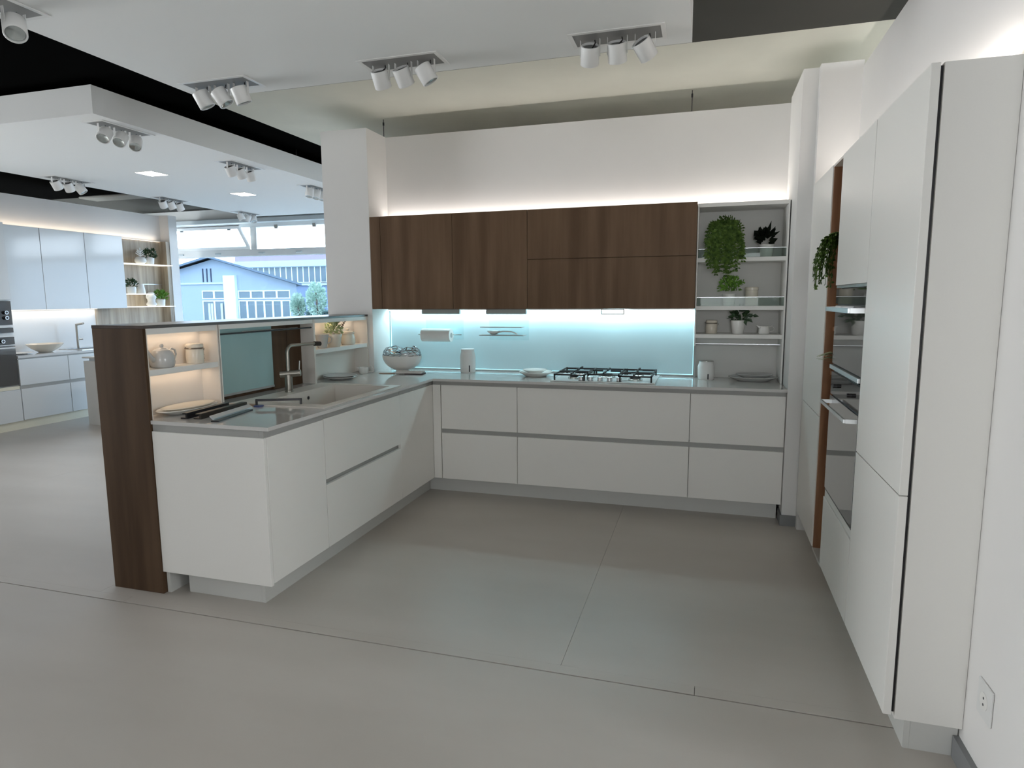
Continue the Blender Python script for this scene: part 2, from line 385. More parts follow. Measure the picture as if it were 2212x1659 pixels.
obj('valve_body', cyl(BM(), (-2.565, 3.45, 1.02), (-2.45, 3.50, 1.028), .021), 'brushed_steel', F, smooth=True)
obj('lever', tube(BM(), [(-2.46, 3.50, 1.04), (-2.455, 3.502, 1.105)], .004, 8), 'chrome', F, smooth=True)

# ------------------------------------------------------------------ peninsula base units
MX = -1.955
T = thing('peninsula_base_unit', 'white matt base unit closing the near end of the peninsula, blank side panel', 'cabinet', (-2.28, 2.73, 0))
obj('end_panel', B(-2.606, MX-.001, 2.479, 2.499, .118, .846, bev=.001), 'matt_lacquer', T)
obj('carcass', B(-2.606, MX-.025, 2.507, 2.975, .127, .845), 'plinth_grey', T)
obj('front_panel', B(MX-.022, MX, 2.501, 2.974, .127, .846, bev=.001), 'matt_lacquer', T)
obj('grip_profile', B(MX-.03, MX-.006, 2.487, 2.977, .846, .8815), 'grip_grey', T)
obj('grip_profile', B(-2.606, MX-.031, 2.487, 2.505, .846, .8815), 'grip_grey', T)
T = thing('peninsula_drawer_unit', 'white matt two-drawer unit below the sink', 'cabinet', (-2.28, 3.43, 0))
obj('carcass', B(-2.606, MX-.05, 2.98, 3.885, .127, .69), 'plinth_grey', T)
obj('drawer_front', B(MX-.022, MX, 2.979, 3.881, .127, .482, bev=.001), 'matt_lacquer', T)
obj('drawer_front', B(MX-.022, MX, 2.979, 3.881, .512, .848, bev=.001), 'matt_lacquer', T)
obj('grip_profile', B(MX-.048, MX-.024, 2.979, 3.881, .475, .52), 'grip_grey', T)
obj('grip_profile', B(MX-.03, MX-.006, 2.979, 3.881, .8485, .8815), 'grip_grey', T)
T = thing('peninsula_corner_unit', 'white matt corner unit with a plain door where the peninsula meets the back run', 'cabinet', (-2.28, 4.15, 0))
obj('carcass', B(-2.606, MX-.025, 3.89, 4.65, .127, .85), 'plinth_grey', T)
obj('door', B(MX-.022, MX, 3.884, 4.429, .127, .848, bev=.001), 'matt_lacquer', T)
obj('grip_profile', B(MX-.03, MX-.006, 3.884, 4.435, .8485, .8815), 'grip_grey', T)
pl = BM(); box(pl, -2.06, -2.04, 2.535, 4.535, 0, .126); box(pl, -2.5, -2.0605, 2.535, 2.555, 0, .117)
P1 = obj('plinth', pl, 'plinth_grey'); tag(P1, 'white recessed plinth under the peninsula base units', 'plinth')
P2 = obj('support_panel', B(-2.606, -2.585, 2.50, 2.62, 0, .117), 'plinth_grey'); tag(P2, 'small pale support board between the walnut end panel and the peninsula plinth', 'panel')

# ------------------------------------------------------------------ back base units
FY = 4.43
def base_unit(x0, x1, label):
    t = thing('drawer_unit', label, 'cabinet', ((x0+x1)/2, 4.7, 0), group='white matt drawer units of the back run')
    obj('carcass', B(x0, x1, FY+.05, 4.97, .127, .85), 'plinth_grey', t)
    obj('drawer_front', B(x0+.002, x1-.002, FY, FY+.022, .127, .481, bev=.001), 'matt_lacquer', t)
    obj('drawer_front', B(x0+.002, x1-.002, FY, FY+.022, .514, .848, bev=.001), 'matt_lacquer', t)
    obj('grip_profile', B(x0, x1, FY+.012, FY+.048, .478, .517), 'grip_grey', t)
    obj('grip_profile', B(x0, x1, FY+.006, FY+.03, .8485, .8815), 'grip_grey', t)
base_unit(-1.888, -1.291, 'narrow white two-drawer unit next to the inner corner')
base_unit(-1.291, -.078, 'wide white two-drawer unit under the hob')
base_unit(-.078, .518, 'white two-drawer unit under the open shelves, beside the right pilaster')
T = thing('corner_filler', 'white vertical filler strip in the inner corner of the base units', 'filler', (-1.92, 4.45, 0))
obj('panel', B(-1.9545, -1.892, FY, FY+.022, .127, .848, bev=.001), 'matt_lacquer', T)
obj('grip_profile', B(-1.956, -1.889, FY+.006, FY+.03, .8485, .8815), 'grip_grey', T)
P1 = obj('plinth', B(-2.038, .500, 4.535, 4.555, 0, .126), 'plinth_grey'); tag(P1, 'long white recessed plinth under the back drawer units', 'plinth')

# ------------------------------------------------------------------ backsplash
BY = 4.945
T = thing('backsplash', 'aqua glass backsplash panel lit along its top edge', 'backsplash', (-1.3, 4.95, .9))
obj('glass_panel', B(-2.548, -.074, BY, BY+.008, .915, 1.405), 'aqua_glass', T)
obj('edge_trim', B(-2.548, -.074, BY-.006, BY+.02, .901, .914), 'shelf_rail_grey', T)
obj('edge_light', B(-2.548, -.074, BY-.001, BY, .9145, .918), 'led_cool_edge', T)
obj('edge_light', B(-2.553, -2.549, BY-.001, BY+.01, .915, 1.39), 'led_cool_edge', T)
obj('edge_light', B(-.0775, -.0745, BY-.002, BY, .915, 1.39), 'led_cool_edge', T)
# LED profile under the wall units
T = thing('led_light_bar', 'long bright cool-white light bar under the walnut wall units', 'lamp', (-1.3, 4.91, 1.41))
obj('profile', B(-2.54, -.08, 4.885, 4.935, 1.398, 1.409), 'aluminium', T)
obj('diffuser', B(-2.54, -.08, 4.888, 4.932, 1.392, 1.398), 'led_cool', T)
area('led_bar_light', (-1.31, 4.905, 1.390), (0, .22, -1), 2.44, .03, 4.0, (.60, .89, 1.0))

# ------------------------------------------------------------------ walnut wall units
mat('warm_walnut', (.12, .075, .045), .5, spec=.2, ramp=((.105, .060, .033), (.175, .108, .064)), nscale=11, stretch=(1.1, 1.1, .08), bump=.05)
UY = 4.655; UZ0, UZ1 = 1.410, 2.131
def wall_unit(x0, x1, label, fronts):
    t = thing('wall_unit', label, 'cabinet', ((x0+x1)/2, 4.8, 1.41), group='walnut wall units above the back run')
    obj('carcass', B(x0, x1, UY+.021, 4.978, UZ0, UZ1-.012), 'warm_walnut', t)
    for n, a in fronts: obj(n, B(a[0]+.0015, a[1]-.0015, UY, UY+.02, a[2], a[3], bev=.001), 'warm_walnut', t)
wall_unit(-2.563, -1.865, 'walnut wall unit beside the column, one door and a narrow filler', [('filler', (-2.563, -2.472, UZ0, UZ1)), ('door', (-2.472, -1.865, UZ0, UZ1))])
wall_unit(-1.865, -1.272, 'walnut wall unit with one door, second from the column', [('door', (-1.865, -1.272, UZ0, UZ1))])
wall_unit(-1.272, -.072, 'wide walnut wall unit with two flap doors, next to the open shelves', [('flap_door', (-1.272, -.072, UZ0, 1.770)), ('flap_door', (-1.272, -.072, 1.774, UZ1))])
# up-light strips on top
T = thing('led_strip', 'warm-white light strip on top of the walnut wall units', 'lamp', (-1.0, 4.93, UZ1))
obj('strip', B(-2.55, .50, 4.94, 4.955, UZ1-.010, UZ1-.004), 'led_neutral', T)
area('uplight_back', (-1.02, 4.925, UZ1+.005), (0, 0, 1), 3.05, .03, 2.8, (1, .93, .88))

# ------------------------------------------------------------------ open shelf unit
T = thing('open_shelf_unit', 'pale grey open shelf unit holding plants and jars at the right end', 'shelf unit', (.22, 4.83, .9))
SX0, SX1, SY = -.070, .512, 4.68
obj('side_panel', B(SX0, SX0+.009, SY, 4.97, 1.15, 2.118), 'shelf_white', T)
obj('side_panel', B(SX0, SX0+.012, SY+.2, 4.97, .901, 1.15), 'shelf_rail_grey', T)
obj('side_panel', B(SX1-.010, SX1, SY-.01, 4.97, .901, 2.118), 'shelf_white', T)
obj('top_panel', B(SX0, SX1, SY-.005, 4.97, 2.094, 2.120, bev=.001), 'shelf_white', T)
obj('back_panel', B(SX0, SX1, 4.955, 4.975, .901, 2.094), 'shelf_back', T)
for z in (1.755, 1.427):
    sh = obj('shelf', B(SX0+.009, SX1-.010, SY+.002, 4.955, z-.028, z, bev=.001), 'shelf_white', T)
    obj('glass_rail', B(SX0+.009, SX1-.010, SY+.006, SY+.010, z, z+.058), 'shelf_glass', sh)
    obj('rail_edge', B(SX0+.009, SX1-.010, SY+.005, SY+.011, z+.058, z+.061), 'aluminium', sh)
sh = obj('shelf', B(SX0, SX1-.010, SY+.002, 4.955, 1.205, 1.232, bev=.001), 'shelf_white', T)
obj('hanging_rail', B(SX0, SX1-.010, 4.78, 4.79, 1.148, 1.160), 'shelf_rail_grey', sh)
obj('hanging_rail', B(SX0, SX1-.010, 4.775, 4.779, 1.158, 1.162), 'aluminium', sh)
struct('gap_shade_strip', B(.513, .5195, 4.70, 4.98, .901, 2.12), 'black_metal')  # dark strip standing in for the shade in the gap beside the pilaster

# ------------------------------------------------------------------ tall units on the right
TX = .600; TZ0, TZ1 = .127, 2.150
T = thing('tall_cabinet', 'tall white matt cabinet nearest the camera, split into two doors', 'cabinet', (.72, 2.52, 0), group='white tall units on the right wall')
obj('carcass', B(.636, .829, 2.222, 2.826, .112, 2.152), 'matt_lacquer', T)
obj('shadow_gap', B(.6245, .6355, 2.232, 2.824, .13, 2.145), 'black_metal', T)
obj('door', B(TX, .6245, 2.216, 2.8255, .868, TZ1, bev=.001), 'matt_lacquer', T)
obj('door', B(TX, .6245, 2.216, 2.8255, TZ0, .8645, bev=.001), 'matt_lacquer', T)
T = thing('oven_housing', 'tall white unit housing the two built-in ovens', 'cabinet', (.72, 3.15, 0), group='white tall units on the right wall')
cb = BM(); box(cb, .6255, .829, 2.828, 2.838, .112, 2.150); box(cb, .6255, .829, 3.454, 3.463, .112, 2.150); box(cb, .72, .829, 2.838, 3.454, .112, 2.150); box(cb, .6255, .72, 2.838, 3.454, 1.535, 2.15); box(cb, .6255, .72, 2.838, 3.454, .112, .526)
obj('carcass', cb, 'matt_lacquer', T)
obj('door', B(TX, .6245, 2.833, 3.458, 1.540, TZ1, bev=.001), 'matt_lacquer', T)
obj('grip_profile', B(TX+.004, .6245, 2.833, 3.458, 1.526, 1.538), 'aluminium', T)
obj('drawer_front', B(TX, .6245, 2.833, 3.458, TZ0, .490, bev=.001), 'matt_lacquer', T)
obj('grip_profile', B(TX+.006, .64, 2.833, 3.458, .492, .528), 'shelf_white', T)
# compact oven
V = thing('compact_oven', 'black glass compact oven, the upper of the two in the tall unit', 'oven', (.66, 3.15, 1.14))
obj('body', B(.612, .70, 2.842, 3.450, 1.135, 1.522), 'black_metal', V)
obj('control_panel', B(.603, .613, 2.840, 3.452, 1.452, 1.522, bev=.001), 'dark_glass', V)
dr = obj('door', B(.603, .613, 2.840, 3.452, 1.165, 1.446, bev=.001), 'oven_window', V)
hb = BM(); box(hb, .540, .548, 2.832, 3.34, 1.420, 1.440, bev=.001); box(hb, .548, .603, 2.832, 2.842, 1.420, 1.440); box(hb, .548, .603, 3.33, 3.34, 1.420, 1.440)
obj('handle', hb, 'aluminium', dr)
obj('bottom_trim', B(.592, .614, 2.840, 3.452, 1.140, 1.160, bev=.001), 'aluminium', V)
# oven
V = thing('oven', 'black glass oven with two small knobs, the lower of the two in the tall unit', 'oven', (.66, 3.15, .53))
obj('body', B(.612, .70, 2.842, 3.450, .535, 1.128), 'black_metal', V)
obj('control_panel', B(.603, .613, 2.840, 3.452, 1.015, 1.125, bev=.001), 'dark_glass', V)
for y in (2.99, 3.30): obj('knob', cyl(BM(), (.586, y, 1.07), (.603, y, 1.07), .009, seg=16), 'black_metal', V, smooth=True)
dr = obj('door', B(.601, .613, 2.840, 3.452, .540, 1.008, bev=.001), 'oven_window', V)
hb = BM(); box(hb, .550, .558, 2.845, 3.40, .975, .992, bev=.001); box(hb, .558, .602, 2.845, 2.855, .975, .992); box(hb, .558, .602, 3.39, 3.40, .975, .992)
obj('handle', hb, 'aluminium', dr)
obj('seal', B(.604, .614, 2.840, 3.452, .528, .538), 'black_metal', V)
# open oak niche
T = thing('oak_niche', 'narrow full-height open oak niche between the ovens and the far tall door', 'shelf unit', (.7, 3.58, 0), group='white tall units on the right wall')
obj('side_panel', B(.605, .825, 3.700, 3.712, .125, 2.15), 'niche_oak', T)
obj('side_panel', B(.627, .825, 3.466, 3.474, .125, 2.15), 'niche_oak', T)
obj('back_panel', B(.810, .825, 3.474, 3.700, .125, 2.15), 'niche_oak', T)
obj('bottom_panel', B(.603, .825, 3.466, 3.712, .112, .125), 'plinth_grey', T)
obj('top_panel', B(.603, .825, 3.466, 3.712, 2.138, 2.150), 'niche_white', T)
for z in (1.33, 1.66, 1.10, .60): obj('shelf', B(.64, .810, 3.474, 3.700, z-.02, z), 'niche_oak', T)
T = thing('tall_cabinet', 'tall white matt cabinet at the far end next to the pilaster, two doors', 'cabinet', (.72, 4.0, 0), group='white tall units on the right wall')
obj('carcass', B(.632, .825, 3.718, 4.325, .112, 2.150), 'matt_lacquer', T)
obj('door', B(.592, .617, 3.716, 4.42, .855, 2.155, bev=.001), 'matt_lacquer', T) if False else None
obj('door', B(TX, .6245, 3.716, 4.330, .852, TZ1, bev=.001), 'matt_lacquer', T)
obj('door', B(TX, .6245, 3.716, 4.330, TZ0, .848, bev=.001), 'matt_lacquer', T)
obj('shadow_gap', B(.6245, .632, 3.722, 4.32, .13, 2.14), 'shelf_rail_grey', T)
pb = BM(); box(pb, .672, .690, 2.245, 4.33, 0, .112); box(pb, .6905, .826, 2.245, 2.262, 0, .112)
P1 = obj('plinth', pb, 'plinth_grey'); tag(P1, 'white recessed plinth under the tall units', 'plinth')
T = thing('led_strip', 'warm-white light strip on top of the tall units', 'lamp', (.78, 3.2, 2.152))
obj('strip', B(.79, .805, 2.24, 4.30, 2.153, 2.158), 'led_neutral', T)
area('uplight_right', (.79, 3.26, 2.165), (0, 0, 1), .03, 2.05, 2.2, (1, .93, .88))
# socket
T = thing('wall_socket', 'white round-inset power socket on the right wall near the floor', 'socket', (.83, 2.078, .30))
obj('plate', B(.823, .8295, 2.03, 2.125, .245, .355, bev=.002), 'white_metal', T)
obj('inset', cyl(BM(), (.8215, 2.078, .30), (.8235, 2.078, .30), .026, seg=24), 'ceramic', T, smooth=True)
for dz in (-.01, .01): obj('pin_hole', cyl(BM(), (.8208, 2.078, .30+dz), (.8216, 2.078, .30+dz), .004, seg=10), 'label_dark', T)

# ------------------------------------------------------------------ rail fittings below the wall units
def plate_fitting(name, label, x0, x1, group=None):
    t = thing(name, label, 'rack', ((x0+x1)/2, 4.9, 1.4))
    obj('clip_housing', B(x0, x1, 4.80, 4.84, 1.366, 1.408, bev=.003), 'grip_grey', t)
    obj('clear_plate', B(x0, x1, 4.885, 4.889, 1.16, 1.385), 'clear_glass', t)
    return t
t = plate_fitting('paper_roll_holder', 'clear hanging plate with a thin steel rod carrying a paper roll', -2.20, -1.873)
obj('rod', cyl(BM(), (-2.26, 4.86, 1.20), (-1.88, 4.86, 1.20), .004, seg=8), 'steel', t, smooth=True)
R = thing('paper_roll', 'white kitchen paper roll hanging in front of the aqua backsplash', 'paper roll', (-2.1, 4.83, 1.2))
obj('roll', cyl(BM(), (-2.205, 4.825, 1.197), (-1.955, 4.825, 1.197), .052, seg=32), 'paper', R, smooth=50)
obj('core', cyl(BM(), (-1.955, 4.825, 1.197), (-1.953, 4.825, 1.197), .02, seg=20), 'grip_grey', R)
t = plate_fitting('spoon_rack', 'clear hanging plate with two thin glass ledges below the wall units', -1.65, -1.325)
obj('ledge', B(-1.70, -1.36, 4.80, 4.885, 1.262, 1.268), 'shelf_rail_grey', t)
obj('ledge', B(-1.71, -1.345, 4.80, 4.885, 1.198, 1.204), 'shelf_rail_grey', t)
R = thing('spoon_rest', 'white ceramic ladle lying on the lower ledge of the spoon rack', 'ladle', (-1.56, 4.84, 1.204))
obj('bowl', lathe(BM(), [(0, .003), (.022, .003), (.045, .018), (.052, .030), (.046, .028), (.020, .010), (0, .008)], (-1.60, 4.84, 1.2045), seg=20), 'ceramic', R, smooth=60)
obj('handle', tube(BM(), [(-1.565, 4.84, 1.222), (-1.52, 4.84, 1.232), (-1.46, 4.84, 1.230), (-1.43, 4.84, 1.222), (-1.405, 4.84, 1.209)], [.006, .005, .005, .005, .005], 8), 'ceramic', R, smooth=True)
T = thing('hood_lamp', 'small framed lamp under the walnut unit above the hob', 'lamp', (-.65, 4.78, 1.39))
hb = BM()
for a in ((-.74, -.57, 1.366, 1.372), (-.74, -.57, 1.400, 1.407), (-.74, -.733, 1.372, 1.4), (-.577, -.57, 1.372, 1.4)): box(hb, a[0], a[1], 4.77, 4.782, a[2], a[3])
obj('frame', hb, 'grip_grey', T)
obj('diffuser', B(-.733, -.577, 4.774, 4.780, 1.372, 1.4), 'led_cool', T)

# ------------------------------------------------------------------ hob
H = thing('gas_hob', 'white five-burner gas hob with black cast grates and five knobs', 'hob', (-.69, 4.68, .9))
HX0, HX1, HY0, HY1 = -1.045, -.315, 4.425, 4.925
obj('plate', B(HX0, HX1, HY0, HY1, .9005, .908, bev=.002), 'white_metal', H)
for i in range(5):
    x = -.83+i*.067
    k = obj('knob', lathe(BM(), [(.019, .002), (.019, .028), (.016, .030), (0, .030)], (x, 4.475, .908), seg=18), 'aluminium', H, smooth=True)
    obj('knob_ring', lathe(BM(), [(.019, 0), (.019, .003), (.012, .003)], (x, 4.475, .908), seg=18), 'black_iron', k)
for x, y, r in ((-.90, 4.57, .036), (-.90, 4.81, .045), (-.68, 4.70, .055), (-.46, 4.57, .045), (-.46, 4.81, .036)):
    b = obj('burner', lathe(BM(), [(r*1.15, 0), (r*1.15, .008), (r, .012), (r, .016), (0, .016)], (x, y, .908)), 'steel', H, smooth=True)
    obj('burner_cap', lathe(BM(), [(r*.8, .016), (r*.82, .022), (r*.7, .026), (0, .027)], (x, y, .908)), 'black_iron', b, smooth=True)
for gx0, gx1, cx, ys in ((-1.025, -.80, -.90, (4.57, 4.81)), (-.795, -.565, -.68, (4.70,)), (-.56, -.335, -.46, (4.57, 4.81))):
    g = BM(); b = .0055; zt = .956
    y0 = 4.455 if len(ys) == 2 else 4.52; y1 = 4.905
    for x in (gx0, gx1-2*b): box(g, x, x+2*b, y0, y1, zt-.012 if x == gx0 else zt-.012, zt-.002)
    for y in (y0, y1-2*b): box(g, gx0, gx1, y, y+2*b, zt-.014, zt-.004)
    for x in (gx0, gx1-2*b):
        for y in (y0, y1-2*b): box(g, x, x+2*b, y, y+2*b, .908, zt-.01)
    if len(ys) == 2: box(g, gx0, gx1, 4.685, 4.695, zt-.012, zt-.003)
    for y in ys:
        for dx, dy in ((1, 0), (-1, 0), (0, 1), (0, -1)):
            e = .105 if len(ys) == 2 else .17
            ex = cx+dx*.105; ey = y+dy*e
            xa, xb = sorted((cx+dx*.028, ex)); ya, yb = sorted((y+dy*.028, ey))
            if dx: box(g, xa, xb, y-b, y+b, zt-.006, zt+.006)
            else: box(g, cx-b, cx+b, ya, yb, zt-.006, zt+.006)
    obj('grate', g, 'black_iron', H)

# ------------------------------------------------------------------ crockery helpers
def plate(name, label, c, r, hh=.02, m='ceramic', sx=1, sy=1, cat='plate', group=None, rz=0):
    bm = lathe(BM(), [(0, 0), (r*.6, 0), (r*.66, .004), (r*.9, hh*.72), (r, hh), (r*.985, hh+.003), (r*.86, hh*.8), (r*.6, hh*.38), (0, hh*.3)], (0, 0, 0), 40, sx, sy)
    o = obj(name, bm, m, smooth=60); o.location = c; o.rotation_euler = (0, 0, rz); return tag(o, label, cat, group)
def pot(label, c, r0, r1, h, m='ceramic', name='potted_plant', group=None, cat='plant'):
    t = thing(name, label, cat, c, group=group)
    obj('pot', lathe(BM(), [(0, 0), (r0, 0), (r0+.002, .004), (r1, h-.003), (r1-.001, h), (r1-.005, h), (r1-.007, h-.012), (0, h-.012)], (0, 0, 0), 28), m, t, smooth=50, local=True)
    obj('soil', lathe(BM(), [(0, h-.010), (r1-.008, h-.011)], (0, 0, 0), 20), 'soil', t, local=True)
    return t
def foliage(t, n, c, rad, L, W, m, up=.5, flat=1.0, name='foliage', zmin=None):
    bm = BM()
    for i in range(n):
        u = random.uniform(0, 2*PI); w = random.random()**.6; z = random.uniform(-.6, 1)
        p = Vector((math.cos(u)*w*rad*math.sqrt(max(0, 1-z*z*.7)), math.sin(u)*w*rad*math.sqrt(max(0, 1-z*z*.7))*flat, z*rad*.8))
        d = (p*(1/rad)+Vector((random.uniform(-.5, .5), random.uniform(-.5, .5), random.uniform(-.3, .7)+up)))
        q = p+Vector(c)
        if zmin is not None and q.z < zmin: q.z = zmin
        leaf(bm, q, d, (random.uniform(-1, 1), random.uniform(-1, 1), random.uniform(.2, 1)), L*random.uniform(.7, 1.2), W*random.uniform(.7, 1.2))
    o = obj(name, bm, m, t, local=True); o['kind'] = 'stuff'; return o
def stems(t, c, tips, m='twig', r=.0015):
    bm = BM()
    for q in tips: tube(bm, [c, (Vector(c)+Vector(q))/2+Vector((0, 0, .01)), q], r, 5)
    return obj('stem', bm, m, t, local=True)
def fronds(t, c, n, reach, drop, m, L=.022, W=.014, ydir=-1, bias=0, spread=PI, up=.06, name='foliage'):
    bm = BM(); st = BM()
    for i in range(n):
        a = bias + random.uniform(-spread/2, spread/2); R_ = reach*random.uniform(.25, 1); D = drop*random.uniform(.35, 1)
        dx, dy = math.sin(a), ydir*math.cos(a)
        prev = None; P = []
        for k in range(13):
            s_ = k/12
            P.append(Vector((c[0]+dx*R_*math.sin(s_*1.7), c[1]+dy*R_*.45*math.sin(s_*1.7), c[2]+up*math.sin(s_*3.0)-D*s_**1.9)))
        tube(st, P, .0012, 4)
        for k in range(1, 13):
            d = (P[k]-P[k-1]).normalized(); s = d.cross(Vector((0, 1, .2))).normalized()
            for sg in (-1, 1):
                leaf(bm, P[k], d*.5+s*sg+Vector((0, random.uniform(-.5, .2), random.uniform(-.3, .3))), (random.uniform(-.4, .4), -1, random.uniform(-.2, .6)), L*random.uniform(.7, 1.25), W*random.uniform(.7, 1.2))
    o = obj(name, bm, m, t, local=True); o['kind'] = 'stuff'; q = obj('stem', st, m, t, local=True); q['kind'] = 'stuff'
def clamp_jar(label, c, r, h, m='ceramic', label_box=True):
    t = thing('clamp_jar', label, 'jar', c)
    obj('body', lathe(BM(), [(0, 0), (r*.92, 0), (r*.96, .004), (r, h*.3), (r*.97, h*.68), (r*.9, h*.74), (0, h*.74)], (0, 0, 0)), m, t, smooth=50, local=True)
    obj('lid', lathe(BM(), [(r*.96, h*.80), (r*1.0, h*.84), (r*.98, h*.95), (r*.9, h), (0, h)], (0, 0, 0)), m, t, smooth=50, local=True)
    obj('seal_ring', lathe(BM(), [(r*.90, h*.74), (r*.93, h*.74), (r*.93, h*.80), (r*.90, h*.80)], (0, 0, 0)), 'label_brown', t, local=True)
    w = BM(); tube(w, [(math.cos(a)*r*1.04, math.sin(a)*r*1.04, h*.77) for a in [i*PI/12 for i in range(25)]], .0018, 6)
    tube(w, [(r*1.03, 0, h*.77), (r*1.15, 0, h*.72), (r*1.1, 0, h*.62)], .0025, 6); tube(w, [(-r*1.03, 0, h*.77), (-r*1.15, 0, h*.78), (-r*1.02, 0, h*.86)], .002, 6)
    obj('wire_clamp', w, 'brushed_steel', t, local=True)
    return t

# ------------------------------------------------------------------ things in the peninsula niches and on the worktop
T = thing('teapot', 'grey ceramic teapot on the upper shelf of the near lit niche', 'teapot', (-2.668, 2.640, 1.1475))
obj('body', lathe(BM(), [(0, 0), (.048, 0), (.054, .004), (.060, .025), (.055, .065), (.045, .086), (.036, .092), (0, .094)], (0, 0, 0)), 'ceramic_grey', T, smooth=50, local=True)
obj('lid', lathe(BM(), [(.033, .092), (.028, .098), (.008, .101), (.006, .103), (.010, .110), (.007, .119), (0, .120)], (0, 0, 0)), 'ceramic_grey', T, smooth=50, local=True)
obj('handle', tube(BM(), [(0, .040, .080), (0, .062, .092), (0, .084, .084), (0, .090, .060), (0, .078, .038), (0, .054, .026)], .005, 8), 'ceramic_grey', T, smooth=True, local=True)
obj('spout', tube(BM(), [(0, -.045, .035), (0, -.066, .05), (0, -.082, .076), (0, -.094, .094)], [.015, .012, .009, .007], 10), 'ceramic_grey', T, smooth=True, local=True)
j = clamp_jar('white clip-lid storage jar with dark print on the shelf beside the teapot', (-2.672, 2.865, 1.1475), .046, .106, 'ceramic_warm')
j.rotation_euler = (0, 0, 1.2)
obj('print', B(.030, .047, -.012, .014, .02, .05), 'label_dark', j, local=True) if False else None
bm = BM(); box(bm, .0445, .0465, -.014, .014, .022, .026); box(bm, .0448, .0466, -.010, .010, .032, .036); box(bm, .0448, .0466, -.012, .008, .042, .045)
obj('print', bm, 'label_dark', j, local=True)
plate('oval_platter', 'large white oval platter in front of the near lit niche', (-2.628, 2.745, .9), .19, .026, 'ceramic', .52, 1.0, cat='platter')
plate('oval_platter', 'smaller white platter lying inside the large oval one', (-2.628, 2.75, .912), .17, .022, 'ceramic_warm', .48, 1.0, cat='platter')
# handle samples
def sample(name, label, m, a, b_, h, w, prof):
    a = Vector(a); b_ = Vector(b_); L = (b_-a).length; ang = math.atan2(b_.y-a.y, b_.x-a.x)
    bm = prism(BM(), [(p[0]*w, p[1]*h) for p in prof], 'x', 0, L)
    for v in bm.verts: v.co = Vector((v.co.x, v.co.y, v.co.z))
    o = obj(name, bm, m); o.location = (a.x, a.y, .9002); o.rotation_euler = (0, 0, ang); return tag(o, label, 'handle sample')
Cc = [(0, 0), (1, 0), (1, .22), (.25, .22), (.25, .8), (.7, .8), (.7, 1), (0, 1)]
sample('profile_sample', 'black metal grip profile sample lying next to the platter', 'black_metal', (-2.462, 2.56, 0), (-2.497, 2.90, 0), .030, .036, Cc)
sample('profile_sample', 'bronze-brown metal grip profile sample between the black and the silver ones', 'bronze_metal', (-2.385, 2.57, 0), (-2.42, 2.95, 0), .028, .044, Cc)
sample('profile_sample', 'silver grip profile sample with black foot nearest the worktop edge', 'aluminium', (-2.285, 2.545, 0), (-2.345, 2.90, 0), .026, .024, [(0, .1), (.4, .1), (.4, .3), (1, .85), (1, 1), (.8, 1), (0, .5)])
sample('profile_sample', 'thin black angle strip under the silver profile', 'black_metal', (-2.25, 2.535, 0), (-2.31, 2.86, 0), .006, .04, [(0, 0), (1, 0), (1, 1), (0, 1)])
o = obj('swatch', B(-.03, .03, -.02, .02, 0, .008, bev=.001), 'tan_plastic'); o.location = (-2.42, 2.99, .9002); tag(o, 'small tan material swatch beside the black bar handle', 'swatch')
o = obj('swatch', B(-.018, .018, -.02, .02, 0, .009, bev=.001), 'blue_plastic'); o.location = (-2.365, 3.0+.01, .9092); o.location = (-2.36, 2.97, .9002); tag(o, 'small blue material swatch beside the tan one', 'swatch')
T = thing('bar_handle', 'black bow bar handle standing on the worktop before the sink', 'handle', (-2.265, 3.02, .9075), math.atan2(.10, .235))
hb = BM(); box(hb, -.125, .125, -.006, .006, .022, .034, bev=.001)
obj('bar', hb, 'black_metal', T, local=True)
for s_ in (-1, 1): obj('foot', box(BM(), s_*.125-.011*(s_ > 0), s_*.125+.011*(s_ < 0), -.006, .006, 0, .034, bev=.001), 'black_metal', T, local=True)
# far niche
def cup(bm, r0, r1, h, t=.004):
    return lathe(bm, [(0, 0), (r0, 0), (r0+.002, .003), (r1, h), (r1-t, h), (r0-t, .006), (0, .006)], (0, 0, 0), 28)
T = thing('mug', 'grey-beige ceramic mug at the left of the far lit niche', 'mug', (-2.665, 4.085, 1.1385))
obj('body', cup(BM(), .030, .048, .098), 'ceramic_grey', T, smooth=50, local=True)
obj('handle', tube(BM(), [(.02, .036, .078), (.03, .060, .080), (.034, .072, .062), (.03, .064, .040), (.02, .033, .030)], .004, 8), 'ceramic_grey', T, smooth=True, local=True)
t = pot('variegated succulent in a pale pot in the middle of the far lit niche', (-2.660, 4.235, 1.1385), .042, .060, .094, 'ceramic_warm')
foliage(t, 120, (0, 0, .125), .058, .034, .022, 'pale_leaf', .4, flat=1.0, zmin=.095)
stems(t, (0, 0, .08), [(.02, .03, .15), (-.02, -.03, .15), (.01, -.02, .16)])
T = thing('sugar_jar', 'round-bellied ceramic jar with flat lid at the right of the far lit niche', 'jar', (-2.665, 4.44, 1.1385))
obj('body', lathe(BM(), [(0, 0), (.045, 0), (.054, .012), (.057, .035), (.052, .062), (.046, .078), (.046, .084), (0, .084)], (0, 0, 0)), 'ceramic_warm', T, smooth=50, local=True)
obj('lid', lathe(BM(), [(.046, .084), (.052, .088), (.050, .098), (.040, .104), (0, .106)], (0, 0, 0)), 'ceramic_warm', T, smooth=50, local=True)
obj('knob', lathe(BM(), [(0, .104), (.006, .106), (.006, .110), (.013, .114), (.013, .122), (.006, .127), (0, .127)], (0, 0, 0), 16), 'ceramic_warm', T, smooth=50, local=True)
T = thing('dry_sprig', 'dark little sprig leaning over the round-bellied jar', 'plant', (-2.69, 4.36, 1.14))
obj('stem', tube(BM(), [(0, 0, .09), (.0, .03, .13), (0, .075, .175)], .0015, 5), 'twig', T, local=True)
bm = BM()
